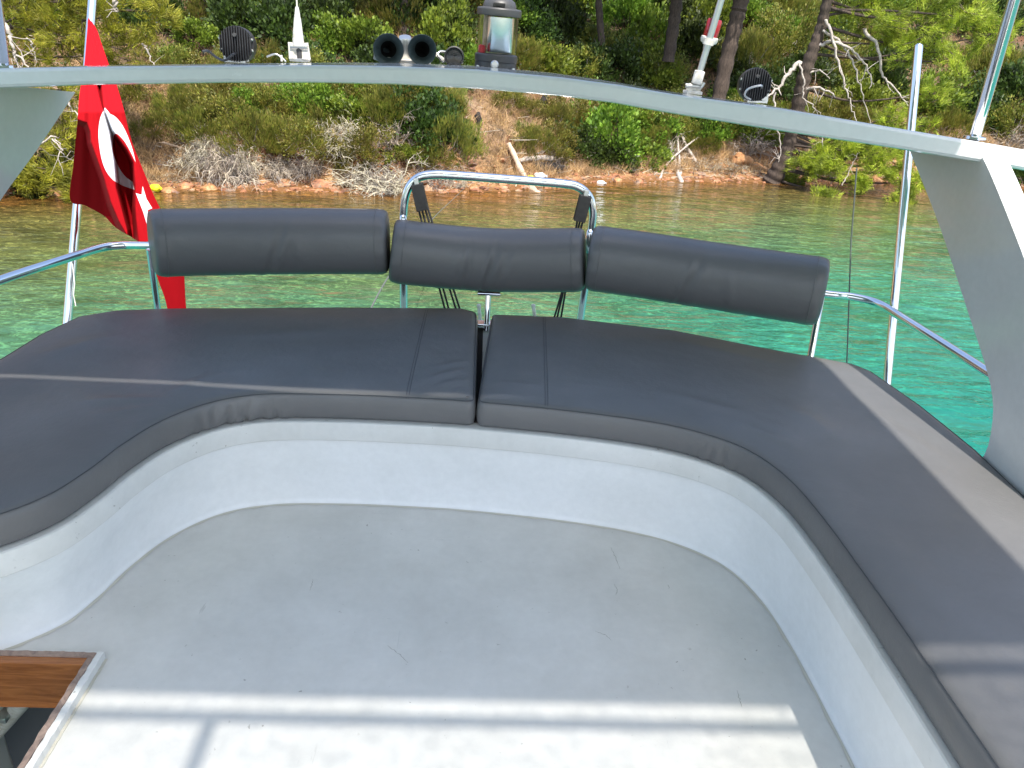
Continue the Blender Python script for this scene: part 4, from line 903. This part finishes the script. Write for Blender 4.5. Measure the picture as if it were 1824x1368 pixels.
NOTABLE = [
 # kind, px, foot py, half width px, height factor
 ('droop', 412, 318, 56, 1.1), ('droop', 372, 270, 44, 1), ('dry', 330, 290, 40, .7), ('droop', 492, 300, 40, .8), ('droop', 548, 296, 38, .8), ('dry', 596, 262, 44, 1), ('dry', 640, 330, 58, .75), ('dry', 700, 340, 64, .9), ('dry', 748, 318, 46, .9), ('dry', 790, 310, 38, .8), ('dry', 706, 260, 44, 1.2), ('dry', 300, 320, 34, .6), ('droop', 440, 298, 40, 1.2), ('droop', 395, 300, 44, 1.3), ('dry', 668, 316, 50, .9), ('dry', 820, 330, 30, .7), ('droop', 616, 250, 38, 1.1),
 ('heath', 325, 215, 42, 1), ('heath', 372, 232, 46, 1), ('olive', 420, 222, 46, 1), ('heath', 455, 246, 48, 1), ('heath', 505, 256, 48, 1), ('olive', 545, 262, 48, .9), ('heath', 585, 232, 48, 1), ('olive', 640, 262, 50, 1), ('green', 655, 215, 44, .9), ('heath', 690, 205, 44, 1), ('dark', 730, 218, 54, 1), ('dark', 775, 236, 52, 1), ('heath', 800, 262, 44, 1.2), ('olive', 765, 285, 32, 1), ('green', 720, 275, 30, 1), ('olive', 620, 290, 32, .8),
 ('olive', 905, 180, 28, .8), ('olive', 938, 196, 26, .9), ('heath', 945, 262, 42, .9), ('olive', 990, 262, 42, 1), ('dry', 985, 280, 34, .9), ('dark', 1040, 275, 46, 1), ('green', 1085, 262, 50, 1.1), ('green', 1130, 282, 44, .9), ('dark', 1075, 290, 46, .7), ('green', 1115, 230, 40, 1), ('olive', 1020, 225, 42, 1), ('olive', 1165, 225, 36, 1.1), ('heath', 1165, 262, 28, 1.2),
 ('dry', 1195, 285, 34, 1.3), ('olive', 1225, 232, 40, 1), ('green', 1262, 235, 40, 1), ('heath', 1245, 262, 30, 1), ('dry', 1340, 262, 46, .9), ('dry', 1300, 300, 34, .6), ('olive', 1310, 228, 42, .9), ('dry', 1455, 300, 40, .9), ('green', 1400, 320, 26, .7), ('dry', 1260, 300, 28, .8),
 ('green', 345, 70, 36, .9), ('green', 322, 100, 30, .8), ('olive', 300, 130, 44, .9), ('heath', 455, 120, 48, 1), ('olive', 385, 140, 42, 1), ('dark', 420, 60, 46, 1.1), ('dark', 500, 60, 50, 1.2), ('green', 575, 82, 40, 1.1), ('dark', 548, 128, 48, 1), ('green', 642, 88, 46, 1), ('dark', 668, 130, 44, 1), ('green', 780, 92, 46, 1.3), ('dark', 812, 60, 44, 1.2), ('green', 832, 110, 34, 1), ('green', 968, 128, 54, .95), ('heath', 915, 110, 38, 1), ('dark', 1005, 72, 52, 1.2), ('olive', 1040, 135, 40, 1), ('olive', 1070, 90, 46, 1), ('green', 1148, 92, 42, 1.4), ('green', 1165, 142, 44, 1), ('dark', 1105, 135, 42, 1), ('dark', 1230, 100, 44, 1.2), ('olive', 1265, 80, 40, 1.1), ('green', 1305, 175, 30, .9), ('heath', 1330, 110, 44, 1.2), ('olive', 1390, 90, 48, 1.2), ('green', 1400, 60, 40, 1), ('dark', 1360, 160, 40, 1), ('olive', 1480, 130, 50, 1), ('heath', 1420, 215, 40, 1), ('olive', 1480, 215, 46, 1), ('green', 1530, 180, 44, 1), ('dark', 1560, 150, 50, 1), ('heath', 1680, 230, 50, 1), ('dark', 1735, 220, 46, 1), ('olive', 1790, 230, 50, 1), ('green', 1640, 190, 44, 1), ('heath', 1770, 140, 50, 1.2), ('dry', 1800, 262, 44, .9), ('dark', 1800, 180, 50, 1.1), ('dark', 50, 330, 60, .9), ('olive', 120, 320, 50, 1), ('olive', 230, 190, 44, 1), ('heath', 270, 230, 34, 1), ('olive', 170, 250, 50, 1.1), ('heath', 1720, 290, 40, .8), ('dark', 1840, 320, 50, .8)]
for (k_, x_, y_, r_, h_) in NOTABLE: plant(k_, x_, y_+(4 if k_ not in ('dry', 'droop') else 2), r_*(1.16 if k_ not in ('dry', 'droop') else 1.1), h_)
random.seed(21)
for k in range(24):
    x_ = 345+k*19+random.uniform(-9, 9); plant(random.choice(('heath', 'olive', 'olive', 'heath', 'green')), x_, random.choice((172, 186, 200)), random.uniform(36, 50), 1.0)
for k in range(20):
    x_ = 990+k*30+random.uniform(-9, 9); plant(random.choice(('heath', 'olive', 'dark', 'green')), x_, random.choice((190, 205, 225))+(x_-990)*.06, random.uniform(32, 46), 1.0)
for k in range(14):
    x_ = 300+k*112+random.uniform(-30, 30); plant(random.choice(('olive', 'dark', 'green')), x_, random.choice((100, 120, 140)), random.uniform(34, 46), 1.1)
random.seed(11)
for k in range(46):      # the rest of the maquis filling the upper slope
    px = -90+k*43+random.uniform(-18, 18); py = random.choice((8, 30, 55)) + random.uniform(-8, 8)
    plant(random.choice(('dark', 'dark', 'olive', 'heath', 'green')), px, py, random.uniform(38, 58), random.uniform(.9, 1.3))

# ---- pines
def pine_tree(label, trunk_px, blobs, needle_mat, dead=(), bark=M_bark, tufts=260, trunk_seg=14, dead_mat=M_dead, seed=1, dense=False):
    """trunk_px: (px,py,Y,radius m) ; blobs: (px,py,Y,radius px)"""
    global rng
    rng = np.random.default_rng(seed); pts = [ony(x, y, Y) for x, y, Y, r in trunk_px]; rs = [r for *_, r in trunk_px]
    root = empty('pine_tree', tuple(pts[0]), label, 'tree', 'pine trees on the hillside')
    P4 = catmull([(*p, r) for p, r in zip(pts, rs)], 8); wob = []
    for i, q in enumerate(P4):
        wob.append(q[3]*(1+.10*math.sin(i*1.9+seed)))
    tr = tube('trunk', [q[:3] for q in P4], wob, bark, root, trunk_seg)
    Cc = []; Dd = []; BV, BF = [], []
    for (x, y, Y, rp) in blobs:
        c = np.array(ony(x, y, Y)); r = rp/FPX*((c-CAM)@CW)
        # nearest trunk point -> limb
        q = min([q[:3] for q in P4], key=lambda p: np.linalg.norm(p-c)+max(0, p[2]-c[2])*.5)
        mid = (q+c)/2+np.array([0, 0, -.15])+rng.normal(size=3)*.15
        tube_geo(catmull([q, mid, c], 5), list(np.linspace(.05, .015, 11)), 5, False, BV, BF)
        n = int(tufts*(r/1.0)**1.6)+30
        # sprays: sub-branches each carrying tufts
        nb = max(8, n//14)
        for b_ in range(nb):
            d = rdir(1, .25)[0]; l = r*rng.uniform(.55, 1.1); s0 = c+rng.normal(size=3)*r*.22; e = s0+d*l*np.array([1, 1, .72]); e[2] -= l*.12
            tube_geo([s0, (s0+e)/2+rng.normal(size=3)*.03, e], [.013, .009, .004], 3, False, BV, BF)
            t = rng.uniform(.25, 1.05, 14)[:, None]; p_ = s0+(e-s0)*t+rng.normal(size=(14, 3))*.085; Cc.append(p_); dd = (e-s0)/np.linalg.norm(e-s0); Dd.append(np.tile(dd+np.array([0, 0, .35]), (14, 1))+rng.normal(size=(14, 3))*.35)
    if BV: mesh('limbs', BV, BF, bark, root)
    if dense:  # big leaf quads added to the unseen crowns to deepen shade on the slope
        Cd = []
        for (x, y, Y, rp) in blobs:
            c = np.array(ony(x, y, Y)); r = rp/FPX*((c-CAM)@CW); Cd.append(c+rdir(2000)*r*rng.uniform(.2, 1.25, 2000)[:, None]**.6*np.array([1, 1, .6]))
        npmesh('crown', leaves(np.concatenate(Cd), .30, .5), 4, needle_mat, root)
    if Cc: npmesh('crown', needles(np.concatenate(Cc), np.concatenate(Dd), .19, .015, 13, .6), 3, needle_mat, root)
    for pl_, r0 in dead:
        q = [ony(x, y, Y) for x, y, Y in pl_]; q = catmull(q, 6); q = [a+rng.normal(size=3)*.02 for a in q]; n = len(q); V, Fc = tube_geo(q, [r0*(1-.75*i/n) for i in range(n)], 6, False)
        for k in range(5):
            i = int(rng.integers(n//3, n-1)); d = rdir(1, -.2)[0]; l = rng.uniform(.2, .5); tube_geo([q[i], q[i]+d*l*.5+rng.normal(size=3)*.04, q[i]+d*l], [r0*.3, r0*.2, r0*.1], 4, False, V, Fc)
        mesh('dead_branch', V, Fc, dead_mat, root)
    return root
pine_tree('bright pine with leaning dark trunk and bare curved branches at the right shore',
  [(1374, 326, 24.1, .30), (1388, 300, 24.0, .25), (1404, 262, 23.9, .20), (1413, 225, 23.8, .19), (1424, 180, 23.7, .21), (1434, 130, 23.6, .20), (1450, 85, 23.5, .17), (1463, 45, 23.5, .15), (1474, 0, 23.4, .14), (1486, -50, 23.4, .12), (1520, -130, 23.4, .08)],
  [(1560, 30, 23.2, 62), (1635, 15, 23, 62), (1715, 30, 22.6, 58), (1640, 85, 22.6, 50), (1580, 80, 23.3, 36), (1700, 110, 22.3, 44), (1770, 60, 22.5, 50), (1590, 205, 22.6, 34), (1640, 225, 22.6, 38), (1660, 165, 22.5, 34), (1540, 0, 23.6, 50), (1500, 268, 22.8, 34), (1555, 280, 22.4, 40), (1598, 312, 22.2, 36), (1640, 275, 22.2, 40), (1430, 285, 23, 30), (1462, 278, 22.9, 32), (1500, 300, 22.6, 34), (1525, 275, 22.8, 36), (1580, 300, 22.3, 38), (1625, 325, 22, 34), (1610, 355, 21.9, 24), (1560, 250, 22.8, 40), (1480, 250, 23, 34), (1452, 296, 23, 24), (1540, 325, 22.4, 20), (1472, 352, 22.2, 13), (1520, -60, 23.4, 60), (1620, -70, 23, 70), (1720, -60, 22.6, 60), (1590, 250, 22.5, 30)],
  M_needle, [([(1424, 110, 23.5), (1405, 130, 23.4), (1385, 158, 23.3), (1366, 172, 23.2)], .075), ([(1470, 35, 23.3), (1481, 62, 23.1), (1492, 110, 23), (1506, 155, 22.9), (1516, 190, 22.9), (1530, 222, 22.8)], .045), ([(1466, 55, 23.3), (1497, 76, 23.1), (1520, 112, 23), (1534, 160, 22.9), (1552, 220, 22.8)], .042), ([(1460, 80, 23.4), (1482, 74, 23.2), (1512, 86, 23), (1540, 112, 22.9), (1556, 152, 22.8)], .055), ([(1436, 158, 23.5), (1460, 156, 23.3), (1490, 174, 23.1)], .05), ([(1440, 130, 23.5), (1460, 127, 23.3), (1478, 139, 23.1)], .03), ([(1541, 52, 23), (1562, 82, 22.8), (1572, 130, 22.7), (1592, 156, 22.6), (1620, 190, 22.5)], .05), ([(1422, 112, 23.3), (1432, 150, 23.2), (1430, 172, 23.2), (1450, 190, 23.1), (1456, 208, 23.1)], .03), ([(1380, 165, 23), (1381, 215, 22.9), (1392, 262, 22.9), (1386, 290, 22.9)], .03), ([(1464, 235, 22.9), (1466, 262, 22.9), (1466, 288, 22.9)], .025), ([(1500, 330, 22.3), (1515, 300, 22.4), (1530, 270, 22.4)], .02)], seed=4)
pine_tree('yellow green pine with low boughs filling the upper left behind the flag',
  [(-70, 330, 18.2, .22), (-60, 200, 18.2, .2), (-30, 80, 18.3, .17), (10, -20, 18.4, .14), (40, -120, 18.4, .1)],
  [(30, 30, 18, 62), (100, 60, 18, 58), (60, 100, 17.8, 50), (150, 100, 18.2, 46), (190, 30, 18.4, 60), (240, 80, 18.6, 50), (280, 20, 18.8, 50), (20, 190, 17.6, 54), (80, 200, 17.8, 44), (105, 245, 17.6, 40), (100, 305, 17.2, 40), (50, 320, 17.2, 40), (130, 330, 17.0, 26), (110, 160, 18, 44), (220, 130, 18.7, 36), (120, 0, 18.4, 60), (-20, 270, 17.4, 60), (40, -60, 18.2, 80), (160, -60, 18.4, 80)],
  M_needle, [([(0, 30, 17.4), (18, 62, 17.3), (26, 92, 17.2), (52, 122, 17.2)], .05), ([(26, 92, 17.2), (30, 110, 17.2), (33, 124, 17.1)], .03), ([(62, 270, 16.8), (92, 244, 16.8), (108, 262, 16.8), (105, 292, 16.8)], .022), ([(92, 246, 16.8), (112, 270, 16.7), (120, 282, 16.7)], .018), ([(122, 186, 17), (134, 202, 17), (148, 214, 17)], .02), ([(206, 0, 18), (205, 12, 18), (210, 22, 18)], .04), ([(255, 78, 18.2), (264, 96, 18.2), (274, 118, 18.1)], .025), ([(50, 70, 17.4), (60, 90, 17.4), (64, 108, 17.4)], .02)], seed=5, tufts=240)
def tall_pine(label, pxy, Y, r, crown_px, seed, lean=0):
    top = [(pxy[-1][0]+lean*1.5, pxy[-1][1]-170, Y, r*.8), (pxy[-1][0]+lean*2.5, pxy[-1][1]-330, Y, r*.5)]
    return pine_tree(label, [(x, y, Y, r) for x, y in pxy]+top, [(x, y, Y-.5, rp) for x, y, rp in crown_px], M_needle_d, seed=seed, tufts=150, dense=True)
tall_pine('straight brown pine trunk rising behind the twin horns', [(723, 130), (721, 70), (718, 0)], 25.0, .19, [(650, -170, 70), (760, -190, 80), (720, -260, 90)], 6)
tall_pine('dark pine trunk left of the slanting tube', [(1190, 110), (1199, 50), (1206, -10)], 28.5, .20, [(1120, -130, 80), (1230, -170, 80), (1170, -240, 80)], 7, 6)
tall_pine('thick dark leaning pine trunk behind the slanting tube and red lamp', [(1279, 180), (1296, 100), (1313, 30), (1322, -10)], 26.8, .24, [(1280, -140, 90), (1380, -170, 90), (1350, -260, 90)], 8, 22)
tall_pine('thin dark pine trunk in the shade above the left floodlight', [(470, 70), (466, 20), (463, -20)], 25.5, .11, [(400, -130, 80), (520, -150, 90), (460, -230, 90)], 9)
tall_pine('thin dark pine trunk in the shade above the arch right of the lantern', [(1072, 80), (1068, 30), (1066, -20)], 29, .12, [(980, -130, 90), (1060, -200, 90)], 10)
tall_pine('slender pine trunk in the shade above the right spotlight', [(862, 60), (858, 10), (856, -20)], 28, .10, [(860, -130, 90), (900, -200, 80)], 12)

# ---- masses nobody could count
rng = np.random.default_rng(99)
def scatter(n, x0, x1, d0, d1, dens=None):
    out = []
    while len(out) < n:
        x = rng.uniform(x0, x1); d = rng.uniform(d0, d1); y = float(np.interp(x, shx, shy))+d
        if dens is None or rng.random() < dens(x, d): out.append((x, y, height(x, y)))
    return np.array(out)
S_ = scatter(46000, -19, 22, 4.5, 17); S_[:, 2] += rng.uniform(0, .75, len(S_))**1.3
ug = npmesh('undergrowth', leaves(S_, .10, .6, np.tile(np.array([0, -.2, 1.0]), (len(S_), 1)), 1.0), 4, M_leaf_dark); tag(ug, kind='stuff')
def dstraw(x, d):
    k = .35
    if -9.5 < x < -5.0 and d < 5: k = 1.6
    if 0 < x < 8 and d < 5: k = 1
    return k*(.5+.5*mnoise.noise(Vector((x*.8, d*.8, 4))))
S_ = scatter(15000, -17, 20, .7, 8.5, dstraw); up = np.tile(np.array([0, -.15, .8]), (len(S_), 1))
gs = npmesh('dry_grass', needles(S_, up, .34, .016, 8, .75), 3, M_straw); tag(gs, kind='stuff')
S_ = scatter(2600, -17, 20, .3, 7); tw = []
d_ = rdir(len(S_)); d_[:, 2] = np.abs(d_[:, 2])*.35; s_ = np.cross(d_, rdir(len(S_))); s_ /= np.linalg.norm(s_, axis=1)[:, None]; l_ = rng.uniform(.2, .9, len(S_))[:, None]
c_ = S_+np.array([0, 0, .03]); tw = np.stack([c_-s_*.011, c_+s_*.011, c_+d_*l_+s_*.006, c_+d_*l_-s_*.006], 1).reshape(-1, 3)
lt = npmesh('twig_litter', tw, 4, M_leaf_dry); tag(lt, kind='stuff')
# pebbles
ico = bmesh.new(); bmesh.ops.create_icosphere(ico, subdivisions=1, radius=1); IV = np.array([v.co[:] for v in ico.verts]); IF = [[v.index for v in f.verts] for f in ico.faces]; ico.free()
M_stone = leafmat('pebbles', [(.34, .18, .08), (.46, .30, .15), (.22, .12, .06), (.50, .44, .36), (.38, .22, .10), (.14, .10, .07), (.30, .24, .17)], 0, .75)
S_ = scatter(5200, -17, 20, -.55, 1.7); r_ = rng.gamma(1.5, .021, len(S_))+.014; V = (IV[None]*(1+.25*rng.normal(size=(len(S_), len(IV), 1)))*np.stack([r_*rng.uniform(.8, 1.5, len(S_)), r_, r_*.6], 1)[:, None, :]+S_[:, None, :]).reshape(-1, 3)
F_ = (np.array(IF)[None]+np.arange(len(S_))[:, None, None]*len(IV)).reshape(-1, 3)
pb = mesh('pebbles', V, F_.tolist(), M_stone, None, False); tag(pb, kind='stuff')
# ---- single rocks
M_rock = mat('orange_rock', (.36, .17, .07), .85)
L(M_rock, ramp(M_rock, noise(M_rock, 4, 6, .7), [(.3, (.16, .075, .035)), (.5, (.38, .18, .07)), (.7, (.52, .33, .18))]), P(M_rock).inputs['Base Color']); L(M_rock, bump(M_rock, noise(M_rock, 7, 6, .7), .7, .05), P(M_rock).inputs['Normal'])
random.seed(5)
def rock(px, py, rpx, label, m=M_rock, flat=.6):
    g = hit(px, py); r = rpx/FPX*((np.array(g)-CAM)@CW); bm = bmesh.new(); bmesh.ops.create_icosphere(bm, subdivisions=3, radius=1); sd_ = random.random()*50
    for v in bm.verts:
        k = 1+.35*mnoise.noise(v.co*1.4+Vector((sd_, 0, 0)))+.12*mnoise.noise(v.co*4+Vector((sd_, 0, 0))); v.co = Vector((v.co.x*k*r, v.co.y*k*r*.8, v.co.z*k*r*flat))
    o = bmobj('rock', bm, m, None, True, 28); o.location = g; return tag(o, label, 'rock', 'rocks along the waterline')
for a in [(372, 338, 16, 'brown rock at the waterline under the grey drooping bush left of the railing hoop'), (300, 342, 13, 'small orange rock at the waterline right of the flag'), (330, 335, 11, 'orange rock on the shingle right of the flag'), (440, 318, 12, 'orange rock below the left floodlight at the shingle'), (560, 322, 12, 'pale rock on the orange shingle below the white antenna'), (505, 325, 12, 'orange rock in the shingle under the undercut bank'), (1320, 285, 20, 'big orange rock in the hollow left of the leaning pine'), (1345, 300, 16, 'orange rock at the foot of the leaning pine trunk'), (1290, 300, 12, 'small rock at the left side of the bank hollow'), (1430, 320, 10, 'small brown rock on the shore right of the leaning pine'), (640, 335, 10, 'small orange rock in the water edge under the dead brush'), (1100, 322, 9, 'small stone on the sandy beach'), (1560, 322, 10, 'small stone under the hanging pine boughs'), (80, 352, 15, 'dark rock at the far left waterline under the pine')]: rock(*a)

# ---- logs, sticks, stumps
def wood(name, pts_px, rpx, label, m, cat='log', lift=.0, seg=10):
    q = [np.array(hit(x, y))+np.array((0, 0, lift+h)) for x, y, h in pts_px]; s_ = ((q[0]-CAM)@CW)/FPX; q = catmull(q, 7); n = len(q); rs_ = [rpx*s_*(1-.35*i/n)*(1+.12*math.sin(i*2.3)) for i in range(n)]
    q = [a+np.array([mnoise.noise(Vector((i*.5, 1, 0)))*.03, 0, mnoise.noise(Vector((i*.4, 7, 0)))*.03]) for i, a in enumerate(q)]
    V, Fc = tube_geo(q, rs_, seg, True); o = mesh(name, V, Fc, m); return tag(o, label, cat)
wood('driftwood_log', [(958, 350, .02), (935, 325, .12), (905, 272, .25)], 7, 'pale driftwood log sloping down the beach into the water behind the hoop', M_driftwood)
ch = wood('charred_log', [(1000, 312, .1), (982, 306, .12), (950, 303, .1)], 11, 'black rotten log lying beside the pale driftwood log', M_char)
wood('driftwood_log', [(1000, 298, .2), (965, 294, .2), (925, 292, .1)], 6, 'weathered grey log lying behind the black rotten log', M_dead)
wood('driftwood_plank', [(735, 330, .04), (780, 328, .04), (822, 330, .04)], 4.5, 'reddish brown plank at the waterline behind the left corner of the hoop', M_wood, 'plank')
wood('dead_branch', [(1214, 328, .0), (1198, 290, .2), (1172, 232, .7)], 4.2, 'long dead branch leaning from the sand up into the bushes', M_dead, 'branch')
wood('dead_branch', [(1212, 312, .0), (1206, 285, .3), (1202, 262, .55)], 2.6, 'short upright stick beside the long leaning branch', M_dead, 'branch')
wood('dead_branch', [(1192, 290, .12), (1215, 290, .15), (1242, 291, .12)], 3.0, 'pale stick lying level across the sand by the leaning branch', M_driftwood, 'branch')
wood('dead_branch', [(1244, 298, .05), (1226, 280, .2), (1208, 262, .45)], 3.2, 'thick dead stick crossing behind the level pale stick', M_dead, 'branch')
wood('dead_branch', [(1175, 318, .0), (1192, 300, .25), (1240, 272, .5)], 2.2, 'thin stick rising to the right behind the beach', M_dead, 'branch')
wood('dead_branch', [(350, 285, .1), (318, 276, .2), (285, 268, .2)], 2.5, 'pale fallen branch on the straw slope right of the flag', M_driftwood, 'branch')
def stump(px, py, hpx, rpx, label):
    g = np.array(hit(px, py)); s_ = ((g-CAM)@CW)/FPX; h = hpx*s_; r = rpx*s_; q = [g+np.array((0, 0, -.1)), g+np.array((.03, 0, h*.3)), g+np.array((-.02, 0, h*.7)), g+np.array((.03, 0, h))]
    V, Fc = tube_geo(q, [r*1.15, r*.95, r*.85, r*.5], 9); V = [v+Vector((mnoise.noise(v*6), mnoise.noise(v*6+Vector((9, 0, 0))), mnoise.noise(v*5)))*r*.45 for v in V]; return tag(mesh('burnt_stump', V, Fc, M_char), label, 'stump')
stump(851, 222, 22, 7, 'short black burnt stump on the bare slope below the spotlight')
stump(967, 210, 40, 8, 'tall black burnt stump below the lantern among green shrubs')
# ---- litter
def litter(px, py, r, label, c, name):
    g = hit(px, py); root = empty(name, tuple(g), label, 'litter'); m = mat('litter_plastic', c, .35); M = Matrix.Translation(g+Vector((0, -.1, .08))) @ Matrix.Rotation(R_(80), 4, 'Y') @ Matrix.Rotation(R_(35), 4, 'X')
    lathe('bottle_body', [(0, -r*1.6), (r*.9, -r*1.6), (r, -r*1.4), (r, r*.6), (r*.8, r), (r*.35, r*1.5), (r*.3, r*1.9)], m, root, 16, M)
    lathe('cap', [(r*.38, r*1.75), (r*.38, r*2.15), (0, r*2.15)], mat('litter_cap', tuple(x*.7 for x in c), .4), root, 12, M)
litter(962, 318, .10, 'white plastic bottle lying in front of the black rotten log', (.75, .78, .78), 'plastic_bottle')
litter(945, 320, .06, 'small yellow plastic bottle beside the white one by the log', (.75, .62, .05), 'plastic_bottle')
litter(1070, 330, .07, 'white plastic bottle at the waterline of the sandy beach', (.75, .78, .78), 'plastic_bottle')
litter(282, 340, .09, 'bright yellow plastic bottle on the shore touching the right side of the flag', (.72, .72, .03), 'plastic_bottle')
litter(1530, 318, .10, 'yellow plastic bottle under the hanging pine boughs', (.75, .6, .03), 'plastic_bottle')

for k_, pr in PROTO.items():
    for i_, p_ in enumerate(pr):
        if (k_, i_) not in used_first:
            for ch in list(p_.children): bpy.data.objects.remove(ch)
            bpy.data.objects.remove(p_)
